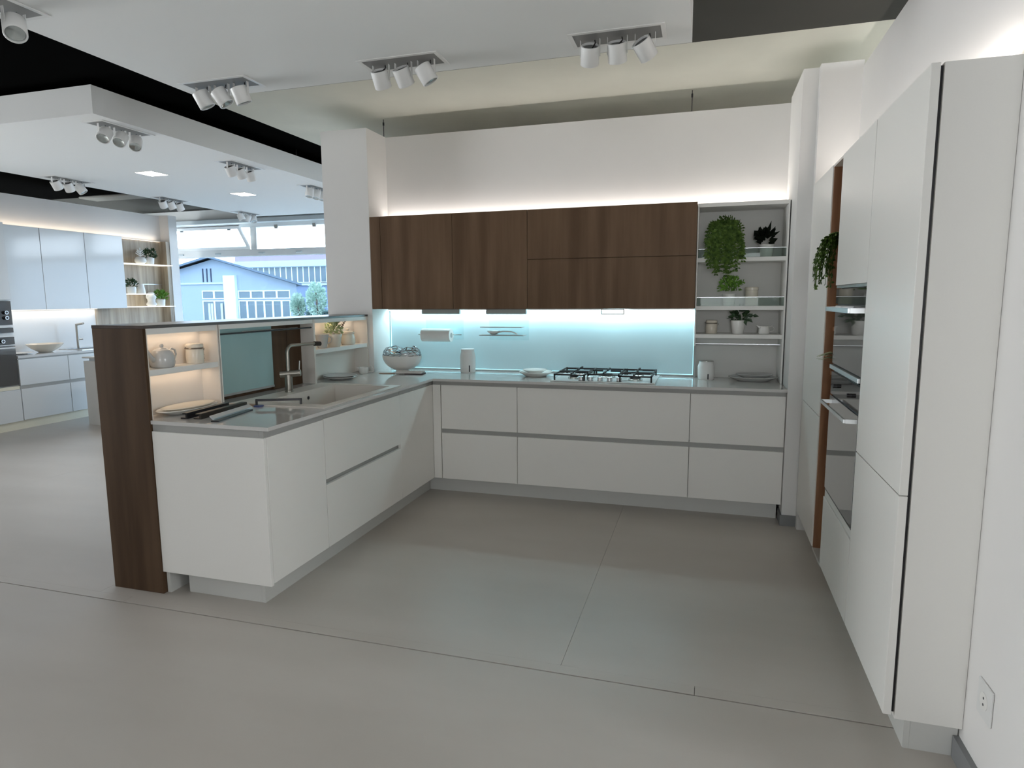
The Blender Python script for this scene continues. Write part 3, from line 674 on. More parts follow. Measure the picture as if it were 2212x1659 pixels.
for k in range(7): leaf(bm, (0, .03+.045*k/6, .13+.042*k/6), (.1, (-1)**k*.9, .6), (1, 0, 0), .026, .013)
obj('leaves', bm, 'dark_leaf', T, local=True)
obj('base', tube(BM(), [(0, 0, 0), (0, 0, .09)], .002, 5), 'twig', T, local=True)
plate('dinner_plate', 'lower of two grey-white plates beside the sink, under the far niche', (-2.592, 4.19, .9), .125, .02, 'ceramic_grey', group='plates by the sink')
plate('dinner_plate', 'upper of two grey-white plates beside the sink, under the far niche', (-2.592, 4.19, .9105), .125, .02, 'ceramic_grey', group='plates by the sink')
T = thing('milk_jug', 'small white square-handled jug against the column below the far niche', 'jug', (-2.60, 4.55, .9), .5)
obj('body', lathe(BM(), [(0, 0), (.032, 0), (.036, .004), (.040, .04), (.038, .052), (.034, .052), (.034, .012), (0, .010)], (0, 0, 0), 20), 'ceramic', T, smooth=50, local=True)
obj('handle', tube(BM(), [(.034, 0, .046), (.058, 0, .062), (.082, 0, .030), (.064, 0, .012), (.036, 0, .012)], .0045, 6), 'ceramic', T, local=True)
obj('spout', prism(BM(), [(-.030, .030), (-.056, .054), (-.030, .054)], 'y', -.008, .008), 'ceramic', T, local=True)
# chrome-lattice bowl
T = thing('lattice_bowl', 'white ball-shaped bowl with a chrome pierced wavy upper rim', 'bowl', (-2.345, 4.72, .924))
bx, bz = .168, .112
prof = []
for k in range(13):
    a = -PI*.42 + (PI*.42)*k/12; prof.append((bx*math.cos(a)**.92, bz+bz*1.08*math.sin(a)))
obj('bowl', lathe(BM(), [(0, prof[0][1])]+prof+[(bx*.97, bz-.002), (bx*.6, .03), (0, .02)], (0, 0, 0), 36, 1, .62), 'ceramic_matt', T, smooth=60, local=True)
bm = BM(); rows = 4; seg = 18; ring = []
for r_ in range(rows):
    rr = []
    for k in range(seg):
        u = 2*PI*(k+.5*(r_ % 2))/seg; cu = math.cos(u)
        top = .060 + .016*math.exp(-((abs(cu)-.62)/.28)**2) - .022*math.exp(-(cu/.33)**2)
        z = top*r_/(rows-1); q = min(1, z/(bz*.95)); rad = math.sqrt(max(.05, 1-q*q))
        rr.append(bm.verts.new((bx*.995*rad*cu, bx*.995*.62*rad*math.sin(u), bz+z)))
    ring.append(rr)
cells = []
for a, b_ in zip(ring, ring[1:]):
    for k in range(seg): cells.append(bm.faces.new((a[k], a[(k+1) % seg], b_[(k+1) % seg], b_[k])))
bm.normal_update()
bmesh.ops.inset_individual(bm, faces=cells, thickness=.0058, depth=0)
bmesh.ops.delete(bm, geom=cells, context='FACES')
bm.normal_update()
bmesh.ops.solidify(bm, geom=bm.faces[:], thickness=.004)
obj('lattice_rim', bm, 'dark_chrome', T, smooth=35, local=True)
obj('foot', lathe(BM(), [(.048, -.0235), (.055, -.0235), (.050, .004), (0, .008)], (0, 0, 0), 28, 1, .7), 'ceramic_matt', T, smooth=50, local=True)
# folded napkins in front of the bowl
T = thing('napkin_stack', 'folded pale and dark napkins lying in front of the pierced bowl', 'napkins', (-2.24, 4.62, .9), .12)
obj('dark_napkin', box(BM(), -.02, .13, -.05, .04, 0.0005, .008, bev=.002), 'napkin_dark', T, local=True)
obj('pale_napkin', box(BM(), -.09, .12, -.055, .045, .008, .022, bev=.003), 'napkin_pale', T, local=True)
T = thing('chopsticks', 'pair of thin reddish sticks beside the folded napkins', 'cutlery', (-2.38, 4.60, .9), .25)
for k in (-1, 1): obj('stick', tube(BM(), [(-.10, k*.012, .003), (.03, k*.022, .003)], .0025, 6), 'tan_plastic', T, local=True)
# back run
def canister(label, c, r, h, lidm, loc_lab):
    t = thing('canister', label, 'canister', c)
    obj('body', lathe(BM(), [(0, 0), (r*.92, 0), (r*.96, .004), (r, h*.25), (r, h*.70), (r*.90, h*.84), (r*.84, h*.90), (r*.86, h*.97), (0, h*.97)], (0, 0, 0)), 'ceramic_matt', t, smooth=50, local=True)
    obj('lid', lathe(BM(), [(r*.88, h*.97), (r*.88, h), (r*.80, h+.003), (0, h+.003)], (0, 0, 0)), lidm, t, smooth=50, local=True)
    a = loc_lab; bm = BM()
    for s0 in range(5):
        pass
    w = .16; vs = []
    for k in range(5):
        u = a-w/2*1.0+w*k/4
        vs.append((bm.verts.new((r*1.012*math.cos(u), r*1.012*math.sin(u), h*.05)), bm.verts.new((r*1.012*math.cos(u), r*1.012*math.sin(u), h*.33))))
    for p, q in zip(vs, vs[1:]): bm.faces.new((p[0], q[0], q[1], p[1]))
    obj('label_strip', bm, 'label_dark', t, local=True)
    return t
canister('tall white canister with dark strip label in front of the aqua backsplash', (-1.818, 4.83, .9), .062, .188, 'white_metal', -PI/2+.55)
canister('short white canister with steel lid at the foot of the open shelves', (.018, 4.81, .9), .058, .135, 'steel', -PI/2+.25)
plate('soup_plate', 'bottom white plate left of the hob', (-1.225, 4.72, .9), .128, .034, 'ceramic', group='white plates left of the hob')
plate('soup_plate', 'small white plate on top of the pile left of the hob', (-1.232, 4.72, .926), .092, .022, 'ceramic', group='white plates left of the hob')
plate('oval_dish', 'large grey-white oval dish under the open shelves', (.335, 4.80, .9), .165, .028, 'ceramic_grey', 1, .62, cat='platter', group='oval dishes under the shelves')
plate('oval_dish', 'smaller oval dish stacked on the large one under the open shelves', (.345, 4.81, .920), .125, .026, 'ceramic_grey', 1, .62, cat='platter', group='oval dishes under the shelves')

# ------------------------------------------------------------------ things on the open shelves
t = pot('long trailing fern spilling over the top shelf of the open unit', (.115, 4.80, 1.756), .045, .058, .09, 'ceramic_matt')
foliage(t, 150, (.01, 0, .22), .075, .024, .016, 'fern_green', .3, flat=.8)
fronds(t, (.0, -.06, .20), 26, .13, .10, 'fern_green', up=.05, L=.022, W=.015)
def trail(t, n, c, m):
    bm = BM(); st = BM()
    for i in range(n):
        u = random.uniform(-1, 1); sx = u*.125-.008; D = random.uniform(.22, .34)*(1-.25*u*u); P = []
        for k in range(15):
            s_ = k/14
            P.append(Vector((c[0]+sx*min(1, .25+1.1*s_**.8)+.008*math.sin(s_*9+i), c[1]-.03*math.sin(min(1, s_*2)*PI/2)-random.uniform(0, .004), c[2]+.03*math.sin(s_*PI)-D*s_)))
        tube(st, P, .001, 4)
        for k in range(1, 15):
            d = (P[k]-P[k-1]).normalized(); s2 = Vector((1, 0, 0))
            for sg in (-1, 1):
                leaf(bm, P[k], d*.6+s2*sg+Vector((0, random.uniform(-.6, .2), random.uniform(-.3, .3))), (random.uniform(-.5, .5), -1, random.uniform(-.2, .7)), .022*random.uniform(.7, 1.3), .015*random.uniform(.7, 1.3))
    o = obj('foliage', bm, m, t, local=True); o['kind'] = 'stuff'; q = obj('stem', st, m, t, local=True); q['kind'] = 'stuff'
trail(t, 52, (0, -.115, .215), 'fern_green')
t = pot('very dark-leaved plant in a white pot on the top shelf right', (.388, 4.80, 1.756), .038, .048, .085, 'ceramic')
foliage(t, 50, (-.01, 0, .125), .052, .052, .046, 'dark_leaf', .3, flat=.6, zmin=.088)
bm = BM(); leaf(bm, (.0, 0, .15), (.25, 0, 1), (0, -1, .2), .100, .024); leaf(bm, (.02, 0, .14), (.9, 0, .5), (0, -1, .4), .07, .026); leaf(bm, (-.02, 0, .12), (-1, 0, .25), (0, -1, .4), .07, .032)
obj('leaf', bm, 'dark_leaf', t, local=True)
t = pot('fresh light-green herb in a low white pot on the middle shelf', (.155, 4.80, 1.428), .036, .046, .082, 'ceramic')
foliage(t, 260, (0, 0, .135), .072, .024, .019, 'bright_green', .5, flat=.7, zmin=.085)
foliage(t, 26, (.08, 0, .150), .022, .018, .013, 'bright_green', .5)
T = thing('storage_jar', 'plain cream lidded jar on the middle shelf beside the green herb', 'jar', (.305, 4.82, 1.428))
obj('body', lathe(BM(), [(0, 0), (.040, 0), (.043, .004), (.043, .105), (0, .105)], (0, 0, 0)), 'ceramic_warm', T, smooth=50, local=True)
obj('lid', lathe(BM(), [(.042, .105), (.046, .107), (.046, .124), (.040, .129), (0, .129)], (0, 0, 0)), 'ceramic_warm', T, smooth=50, local=True)
j = clamp_jar('small cream clip-lid jar at the left of the lowest shelf', (.045, 4.80, 1.2325), .040, .094, 'ceramic_warm')
t = pot('dark green plant in a tall white tapered pot on the lowest shelf', (.222, 4.79, 1.2325), .036, .050, .094, 'ceramic')
foliage(t, 70, (.012, 0, .125), .058, .038, .026, 'deep_green', .1, flat=.6, zmin=.092)
bm = BM()
for p, d in (((.04, -.05, .10), (.3, -.1, -1)), ((.06, -.03, .12), (1, 0, .25)), ((.09, -.02, .13), (1, 0, -.2)), ((.06, -.05, .11), (.9, 0, -.8))): leaf(bm, p, d, (0, -1, .3), .045, .026)
obj('leaf', bm, 'deep_green', t, local=True)
T = thing('creamer', 'low white creamer jug with loop handle on the lowest shelf right', 'jug', (.395, 4.80, 1.2325))
obj('body', lathe(BM(), [(0, 0), (.034, 0), (.038, .004), (.036, .030), (.030, .046), (.033, .054), (.030, .054), (.027, .044), (.03, .01), (0, .008)], (0, 0, 0)), 'ceramic', T, smooth=50, local=True)
obj('handle', tube(BM(), [(.030, 0, .048), (.052, 0, .054), (.066, 0, .040), (.060, 0, .022), (.036, 0, .014)], .0035, 8), 'ceramic', T, smooth=True, local=True)
obj('spout', prism(BM(), [(-.026, .034), (-.052, .058), (-.024, .055)], 'y', -.01, .01), 'ceramic', T, local=True)
# oak niche plants
t = pot('dark trailing fern hanging out of the oak niche above the ovens', (.70, 3.585, 1.661), .04, .05, .085, 'ceramic_matt')
def nichefern(t, n, m):
    bm = BM(); st = BM()
    for i in range(n):
        yd = random.uniform(-.9, 1.0); R_ = random.uniform(.10, .185); D = random.uniform(.10, .24); P = []
        for k in range(13):
            s_ = k/12
            P.append(Vector((-R_*math.sin(s_*1.65), yd*.09*s_, .10+.06*math.sin(s_*3)-D*s_**1.7)))
        tube(st, P, .0012, 4)
        for k in range(1, 13):
            d = (P[k]-P[k-1]).normalized()
            for sg in (-1, 1): leaf(bm, P[k], d*.5+Vector((0, sg, 0))+Vector((random.uniform(-.5, .5), 0, random.uniform(-.5, .5))), (-1, random.uniform(-.5, .5), .4), .028*random.uniform(.7, 1.2), .016)
    o = obj('foliage', bm, m, t, local=True); o['kind'] = 'stuff'; q = obj('stem', st, m, t, local=True); q['kind'] = 'stuff'
nichefern(t, 46, 'fern_green')
t = pot('pale striped spider plant in the oak niche beside the ovens', (.70, 3.585, 1.101), .035, .042, .045, 'ceramic')
bm = BM()
for i in range(16):
    a = PI+random.uniform(-.9, .9); L = random.uniform(.10, .17); hgt = random.uniform(.0, .06)
    P = [Vector((math.cos(a)*L*s, math.sin(a)*L*s*.55, .04+hgt*math.sin(s*2.6)+.02*s)) for s in [k/6 for k in range(7)]]
    for k in range(6):
        w0, w1 = 0.017*math.sin(PI*(k+.3)/7), .017*math.sin(PI*min(1, (k+1.3)/7))
        v = [bm.verts.new(P[k]+Vector((0, w0, 0))), bm.verts.new(P[k]-Vector((0, w0, 0))), bm.verts.new(P[k+1]-Vector((0, w1, 0))), bm.verts.new(P[k+1]+Vector((0, w1, 0)))]
        bm.faces.new(v)
obj('leaves', bm, 'pale_leaf', t, local=True)

# ------------------------------------------------------------------ recessed triple spotlights
def spot_fixture(c, rz, heads, label, group, n=3):
    t = thing('spotlight_fixture', label, 'ceiling light', c, rz, group)
    hx, hy, fr = .222, .092, .020
    bm = BM()
    for a in ((-hx, hx, -hy, -hy+fr), (-hx, hx, hy-fr, hy), (-hx, -hx+fr, -hy+fr, hy-fr), (hx-fr, hx, -hy+fr, hy-fr)): box(bm, a[0], a[1], a[2], a[3], -.004, -.0005)
    obj('frame', bm, 'white_metal', t, local=True)
    bm = BM(); box(bm, -hx+fr, hx-fr, -hy+fr, hy-fr, -.0025, -.0006)
    obj('housing', bm, 'fixture_inside', t, local=True)
    for i, (tx, ty) in enumerate(heads):
        x = (i-1)*.128; piv = Vector((x, 0, -.072))
        rot = (Matrix.Rotation(tx, 4, 'X') @ Matrix.Rotation(ty, 4, 'Y'))
        def tr(bm):
            for v in bm.verts: v.co = piv + rot @ v.co
            return bm
        R = .044; Ht = .044
        hd = obj('spot_head', tr(lathe(BM(), [(R-.004, Ht), (R, Ht-.002), (R, -Ht+.003), (R-.003, -Ht), (R-.007, -Ht), (R-.008, -Ht+.012), (R-.006, -Ht+.014), (R-.005, Ht-.014), (R-.004, Ht)], (0, 0, 0), 28)), 'white_metal', t, smooth=50, local=True)
        obj('rear_cap', tr(lathe(BM(), [(0, Ht-.014), (R-.012, Ht-.014), (R-.014, Ht-.008), (R-.005, Ht-.010)], (0, 0, 0), 24)), 'fixture_inside', hd, local=True)
        obj('lens', tr(lathe(BM(), [(0, -Ht+.020), (.012, -Ht+.018), (R-.009, -Ht+.008)], (0, 0, 0), 24)), 'lamp_glass', hd, smooth=True, local=True)
        for s_ in (-1, 1):
            b = BM(); box(b, x+s_*(R+.001)-(.0015 if s_ < 0 else -.0005), x+s_*(R+.001)+(-.0005 if s_ < 0 else .0015)+.001, -.008, .008, -.080, -.002)
            obj('bracket', b, 'white_metal', t, local=True)
        obj('cable', tube(BM(), [(x+.02, .01, -.003), (x+.024, .004, -.018), tuple(piv+rot @ Vector((.01, 0, Ht-.01)))], .003, 6), 'black_metal', t, local=True)
    return t
G1 = 'triple spotlights in the near ceiling panel'; G2 = 'triple spotlights in the far-left ceiling panel'
Z = 2.70; D_ = math.radians
spot_fixture((-.435, 3.20, Z), 0, [(D_(38), D_(8)), (D_(34), 0), (D_(40), D_(-26))], 'triple white spotlight set nearest the right end of the near ceiling panel', G1)
spot_fixture((-1.535, 3.20, Z), 0, [(D_(34), 0), (D_(36), D_(-8)), (D_(16), D_(-28))], 'triple white spotlight set in the middle of the near ceiling panel edge', G1)
spot_fixture((-2.665, 3.20, Z), 0, [(D_(18), D_(-20)), (D_(16), D_(-32)), (D_(16), D_(-14))], 'triple white spotlight set at the far-left corner of the near ceiling panel', G1)
spot_fixture((-2.82, 2.03, Z), PI/2, [(D_(-14), D_(40)), (D_(-14), D_(38)), (D_(-34), D_(22))], 'spotlight set with its lamp glass visible at the top left corner of the picture', G1)
spot_fixture((-4.03, 3.77, Z), PI/2, [(D_(-22), D_(42)), (D_(-22), D_(42)), (D_(-30), D_(34))], 'triple spotlight set with lamp glasses showing, nearest in the far-left ceiling panel', G2)
spot_fixture((-4.08, 5.08, Z), PI/2, [(0, D_(-34)), (0, D_(-32)), (0, D_(-30))], 'triple spotlight set on the right side of the far-left ceiling panel, second from near', G2)
spot_fixture((-4.12, 6.33, Z), PI/2, [(0, D_(16)), (0, D_(20)), (0, D_(10))], 'triple spotlight set on the right of the far-left ceiling panel, partly behind the column', G2)
spot_fixture((-6.18, 5.12, Z), PI/2, [(D_(6), D_(-34)), (D_(10), D_(-30)), (D_(-30), D_(-20))], 'triple spotlight set on the left side of the far-left ceiling panel, nearest', G2)
spot_fixture((-6.22, 6.47, Z), PI/2, [(D_(14), D_(-34)), (D_(-6), D_(-28)), (0, D_(-30))], 'triple spotlight set on the left side of the far-left ceiling panel, middle', G2)
spot_fixture((-6.20, 7.80, Z), PI/2, [(D_(-20), D_(-10)), (D_(20), D_(10)), (D_(-26), D_(20))], 'triple spotlight set at the window end of the far-left ceiling panel', G2)
for y, lab in ((5.13, 'lit square downlight in the far-left ceiling panel, nearer one'), (6.42, 'lit square downlight in the far-left ceiling panel, one nearer the window')):
    t = thing('downlight', lab, 'ceiling light', (-5.14, y, Z), group='square downlights in the far-left ceiling panel')
    bm = BM()
    for a in ((-.11, .11, -.11, -.10), (-.11, .11, .10, .11), (-.11, -.10, -.10, .10), (.10, .11, -.10, .10)): box(bm, *a, -.004, -.0005)
    obj('frame', bm, 'white_metal', t, local=True)
    obj('diffuser', box(BM(), -.10, .10, -.10, .10, -.003, -.0006), 'glow_white', t, local=True)
    area('downlight_light', (-5.14, y, Z-.01), (0, 0, -1), .18, .18, 6, (1, .93, .85))
# suspension rods
for x, y, z0, lab in ((-2.607, 5.03, 2.805, 'thin suspension rod above the left end of the back wall'), (-.14, 5.03, 2.805, 'thin suspension rod above the right end of the back wall'), (-3.93, 5.72, 2.88, 'thin suspension rod on the edge of the far-left ceiling panel')):
    t = thing('suspension_rod', lab, 'rod', (x, y, z0), group='ceiling suspension rods')
    obj('rod', cyl(BM(), (x, y, z0+.0005), (x, y, ZC-.001), .003, seg=8), 'black_metal', t)
    obj('turnbuckle', cyl(BM(), (x, y, ZC-.05), (x, y, ZC-.025), .007, seg=10), 'black_metal', t)

# ------------------------------------------------------------------ left kitchen display
LX = -7.64
T = thing('oven_housing', 'tall glossy white unit with two ovens at the left edge of the picture', 'cabinet', (-7.9, 5.2, 0))
obj('carcass', B(-8.19, LX-.03, 4.88, 5.482, .10, 2.38), 'gloss_lacquer', T)
obj('door', B(LX-.022, LX, 4.882, 5.480, 1.51, 2.38, bev=.002), 'gloss_lacquer', T)
obj('drawer_front', B(LX-.022, LX, 4.882, 5.480, .10, .472, bev=.002), 'gloss_lacquer', T)
obj('grip_profile', B(LX-.03, LX-.008, 4.882, 5.480, .474, .512), 'cream_plinth', T)
for nm, lab, z0, z1, ph, kn in (('compact_oven', 'dark compact oven with two round knobs at the left picture edge', 1.14, 1.50, .0, [(5.40, 1.365), (5.40, 1.305)]), ('oven', 'dark oven with a white handle at the left picture edge', .52, 1.13, .1, [(5.33, 1.04)])):
    V = thing(nm, lab, 'oven', (LX-.1, 5.18, z0))
    obj('body', B(-8.1, LX-.03+.005, 4.90, 5.47, z0+.01, z1-.005), 'black_metal', V) if False else None
    if nm == 'oven':
        obj('door', B(LX-.024, LX-.004, 4.89, 5.475, z0+.005, .985, bev=.001), 'oven_window', V)
        obj('control_panel', B(LX-.024, LX-.004, 4.89, 5.475, 1.0, 1.085, bev=.001), 'dark_glass', V)
        obj('trim', B(LX-.024, LX-.002, 4.89, 5.475, 1.088, 1.105), 'white_metal', V)
        obj('trim', B(LX-.024, LX-.002, 4.89, 5.475, .987, .998), 'white_metal', V)
        obj('handle', B(LX+.02, LX+.035, 4.92, 5.45, .955, .972, bev=.002), 'white_metal', V)
        for y_ in (4.94, 5.42): obj('handle_post', B(LX-.004, LX+.02, y_, y_+.012, .957, .97), 'white_metal', V)
    else:
        obj('door', B(LX-.024, LX-.004, 4.89, 5.475, 1.225, 1.495, bev=.001), 'dark_glass', V)
        obj('trim', B(LX-.024, LX-.002, 4.89, 5.475, 1.195, 1.222), 'white_metal', V)
        obj('lower_panel', B(LX-.024, LX-.004, 4.89, 5.475, 1.135, 1.192, bev=.001), 'dark_glass', V)
    for y_, z_ in kn:
        k = obj('knob', cyl(BM(), (LX-.004, y_, z_), (LX+.022, y_, z_), .021, seg=20), 'black_metal', V, smooth=40)
        obj('knob_ring', lathe(BM(), [(.014, -.001), (.021, -.001), (.021, .002), (.014, .002)], (0, 0, 0), 20), 'aluminium', k, local=True)
        kc = k.children[0]; rootl = Vector(root_of(k).location); kc.location = Vector((LX+.023, y_, z_))-rootl; kc.rotation_euler = (0, PI/2, 0)
def left_upper(y0, y1, lab):
    t = thing('wall_unit', lab, 'cabinet', (-8.05, (y0+y1)/2, 1.39), group='glossy white wall units of the left display')
    obj('carcass', B(-8.19, -7.925, y0, y1, 1.40, 2.375), 'gloss_lacquer', t)
    obj('door', B(-7.922, -7.90, y0+.003, y1-.003, 1.388, 2.388, bev=.002), 'gloss_lacquer', t)
left_upper(5.485, 6.09, 'glossy white wall unit next to the left oven tower')
left_upper(6.09, 6.69, 'middle glossy white wall unit of the left display')
left_upper(6.69, 7.277, 'glossy white wall unit next to the light oak shelves')
def left_base(y0, y1, lab):
    t = thing('drawer_unit', lab, 'cabinet', (-7.9, (y0+y1)/2, 0), group='glossy white base units of the left display')
    obj('carcass', B(-8.19, LX-.04, y0, y1, .10, .825), 'gloss_lacquer', t)
    obj('drawer_front', B(LX-.022, LX, y0+.003, y1-.003, .105, .472, bev=.002), 'gloss_lacquer', t)
    obj('drawer_front', B(LX-.022, LX, y0+.003, y1-.003, .512, .815, bev=.002), 'gloss_lacquer', t)
    obj('grip_profile', B(LX-.04, LX-.008, y0, y1, .472, .512), 'grip_grey', t)
    obj('grip_profile', B(LX-.04, LX-.012, y0, y1, .815, .83), 'grip_grey', t)
left_base(5.485, 6.10, 'glossy white drawer unit next to the left oven tower')
left_base(6.10, 7.28, 'wide glossy white drawer unit under the left display sink')
o = obj('plinth', B(LX-.06, LX-.03, 3.6, 7.28, 0, .099), 'cream_plinth'); tag(o, 'cream plinth along the left display base units', 'plinth')
o = obj('worktop', B(-8.19, LX+.005, 5.485, 7.29, .832, .862, bev=.002), 'worktop'); tag(o, 'white worktop of the left display', 'worktop')
o = obj('backsplash', B(-8.198, -8.185, 5.485, 7.0, .863, 1.386), 'gloss_lacquer'); tag(o, 'glossy white backsplash of the left display', 'backsplash')
T = thing('led_strip', 'warm light strip under the glossy wall units of the left display', 'lamp', (-8.1, 6.4, 1.386))
obj('strip', B(-8.16, -8.14, 5.5, 7.0, 1.380, 1.3865), 'led_warm', T)
area('left_led', (-8.13, 6.25, 1.375), (0, 0, -1), .03, 1.5, 1.6, (1, .84, .68))
T = thing('led_strip', 'warm light strip on top of the glossy wall units of the left display', 'lamp', (-8.1, 6.4, 2.39))
obj('strip', B(-8.17, -8.155, 4.9, 8.2, 2.390, 2.395), 'led_warm', T)
area('left_uplight', (-8.15, 6.5, 2.402), (0, 0, 1), .03, 3.3, 2.2, (1, .84, .66))
# oak back panel with shelves
T = thing('oak_shelf_panel', 'light oak wall panel with thin lit shelves next to the window', 'shelf unit', (-8.15, 7.7, .87))
obj('panel', B(-8.198, -8.175, 7.0, 8.19, .863, 2.395), 'light_oak', T)
obj('side_board', B(-8.198, -8.04, 8.19, 8.255, .863, 2.395), 'light_oak', T)
for y0, y1, z in ((7.285, 8.20, 2.03), (7.285, 7.80, 1.592), (7.285, 8.20, 1.408)):
    obj('shelf', B(-8.175, -7.95, y0, y1, z-.012, z, bev=.002), 'shelf_glow', T)
obj('shelf_rail', B(-8.174, -8.168, 7.30, 8.18, 1.735, 1.742), 'aluminium', T)
SXL = -8.03
def yl(px): return (7.293+(px-270)*.00813)*(8.03/7.9)
T = thing('tree_ornament', 'white antler-topped ceramic ornament on the top oak shelf', 'ornament', (SXL, yl(303), 2.0305))
obj('body', lathe(BM(), [(0, 0), (.05, 0), (.078, .03), (.080, .06), (.06, .095), (.03, .105), (0, .105)], (0, 0, 0)), 'ceramic', T, smooth=50, local=True)
bm = BM(); tube(bm, [(0, 0, .10), (0, 0, .235)], .010, 8)
for z_, w in ((.125, .075), (.15, .06), (.175, .05)):
    for s_ in (-1, 1): tube(bm, [(0, 0, z_-.01), (0, s_*w, z_+.03)], .007, 6)
obj('antlers', bm, 'ceramic', T, smooth=True, local=True)
def lpot(px, z, lab, m, rad, n, r=.065, h=.10):
    t = pot(lab, (SXL, yl(px), z), r*.85, r, h, 'ceramic', group='small pots on the oak shelves')
    foliage(t, n, (0, 0, h+rad*.5), rad, .05, .03, m, .3, zmin=h)
    return t
lpot(323, 2.0305, 'dark plant in a white pot on the top oak shelf', 'deep_green', .085, 120)
lpot(279, 1.5925, 'grey-green plant in a white pot half hidden by the wall unit', 'deep_green', .07, 80)
lpot(341, 1.4085, 'bright green plant in a white pot at the end of the lowest oak shelf', 'bright_green', .088, 200)
T = thing('pitcher', 'white upturned pitcher on the middle oak shelf', 'jug', (SXL, yl(297)+.02, 1.5925))
obj('body', lathe(BM(), [(0, 0), (.062, 0), (.060, .01), (.042, .13), (.040, .145), (0, .145)], (0, 0, 0)), 'ceramic', T, smooth=50, local=True)
obj('handle', tube(BM(), [(0, -.04, .13), (0, -.075, .16), (0, -.09, .175)], .008, 8), 'ceramic', T, smooth=True, local=True)
T = thing('figurine', 'white lumpy ceramic figurine on the lowest oak shelf', 'ornament', (SXL, yl(320), 1.4085))
obj('body', lathe(BM(), [(0, 0), (.05, 0), (.072, .02), (.068, .045), (.052, .06), (.055, .10), (.070, .125), (.068, .15), (.045, .175), (.05, .19), (.03, .21), (0, .212)], (0, 0, 0)), 'ceramic_matt', T, smooth=60, local=True)
obj('arm', tube(BM(), [(0, -.06, .13), (0, -.085, .15), (0, -.07, .17)], .01, 8), 'ceramic_matt', T, smooth=True, local=True)
T = thing('bowl', 'wide cream bowl on the left display worktop', 'bowl', (-7.9, 6.02, .863))
obj('body', lathe(BM(), [(0, 0), (.07, 0), (.08, .005), (.15, .05), (.20, .10), (.195, .103), (.14, .055), (.07, .014), (0, .012)], (0, 0, 0), 36), 'ceramic_warm', T, smooth=60, local=True)
plate('serving_plate', 'flat glossy plate beside the cream bowl on the left display', (-7.9, 5.68, .8625), .15, .012, 'ceramic', cat='plate')
T = thing('sink', 'steel inset sink on the left display worktop', 'sink', (-7.9, 6.65, .862))
bm = BM(); 
for a in ((-8.1, -7.70, 6.35, 6.39), (-8.1, -7.70, 6.93, 6.97), (-8.1, -8.06, 6.39, 6.93), (-7.74, -7.70, 6.39, 6.93)): box(bm, *a, .8625, .868)
obj('rim', bm, 'steel', T); obj('basin', B(-8.06, -7.74, 6.39, 6.93, .8622, .8640), 'bronze_metal', T)
T = thing('faucet', 'steel upright mixer tap on the left display worktop', 'faucet', (-8.0, 6.55, .868))
obj('body', tube(BM(), [(-8.0, 6.55, .868), (-8.0, 6.55, 1.19)], .016, 12), 'brushed_steel', T, smooth=40)
obj('spout', tube(BM(), [(-8.0, 6.55, 1.18), (-7.82, 6.50, 1.20)], .013, 10), 'brushed_steel', T, smooth=True)
obj('lever', tube(BM(), [(-8.0, 6.55, .985), (-8.0, 6.62, .985)], .010, 8), 'brushed_steel', T, smooth=True)
# grey island end behind the peninsula
T = thing('island_unit', 'pale grey island end just behind the walnut panel on the left', 'cabinet', (-6.7, 6.3, 0))
obj('side_panel', B(-7.14, -6.2, 5.891, 5.911, 0, .775), 'shelf_white', T)
obj('carcass', B(-7.138, -6.2, 5.912, 6.8, 0, .775), 'shelf_white', T)
obj('grip_profile', B(-7.06, -6.2, 5.90, 6.8, .776, .808), 'aluminium', T)
obj('top', B(-7.155, -6.2, 5.885, 6.82, .809, .827, bev=.002), 'shelf_white', T)

# ------------------------------------------------------------------ outside
o = obj('yard_ground', B(-120, 40, 9.4, 140, -.5, -.3), 'yard_ground'); o['kind'] = 'structure'
def sc(p, y=45.0, f=1.8): return (p[0]*f, 1.486+(p[1]-1.486)*f)   # measured at 25 m, built at 45 m
T = thing('house', 'pale gabled building across the yard seen through the window', 'building', (-38, 45, -.3))
gab = [sc((-26.6, -.3)), sc((-17.5, -.3)), sc((-17.5, 2.22)), sc((-21.85, 3.40)), sc((-26.6, 2.35))]
def shear(bm, y0, k=-.86):
    for v in bm.verts: v.co.x += (v.co.y-y0)*k
    return bm
obj('wall', shear(prism(BM(), gab, 'y', 45, 57), 45), 'render_wall', T)
for p, q in (((-21.85, 3.52), (-16.95, 2.20)), ((-21.85, 3.52), (-27.0, 2.36))):
    a, b_ = sc(p), sc(q); th = .16
    obj('roof', shear(prism(BM(), [a, b_, (b_[0], b_[1]-th), (a[0], a[1]-th)], 'y', 44.3, 57.4), 44.3), 'roof_blue', T)
for i in range(3):
    x = -22.54+i*.225; a = sc((x, 2.34)); b_ = sc((x+.055, 2.96))
    obj('slit_window', B(a[0], b_[0], 44.95, 45.05, a[1], b_[1]), 'slit_dark', T)
a = sc((-23.6, 2.24)); b_ = sc((-21.3, 2.32)); obj('cornice', B(a[0]-5, b_[0], 44.9, 45.0, a[1], b_[1]), 'render_band', T)
a = sc((-21.28, .0)); b_ = sc((-20.65, 2.62)); obj('white_pier', B(a[0], b_[0], 44.7, 45.0, -.3, b_[1]), 'house_frame', T)
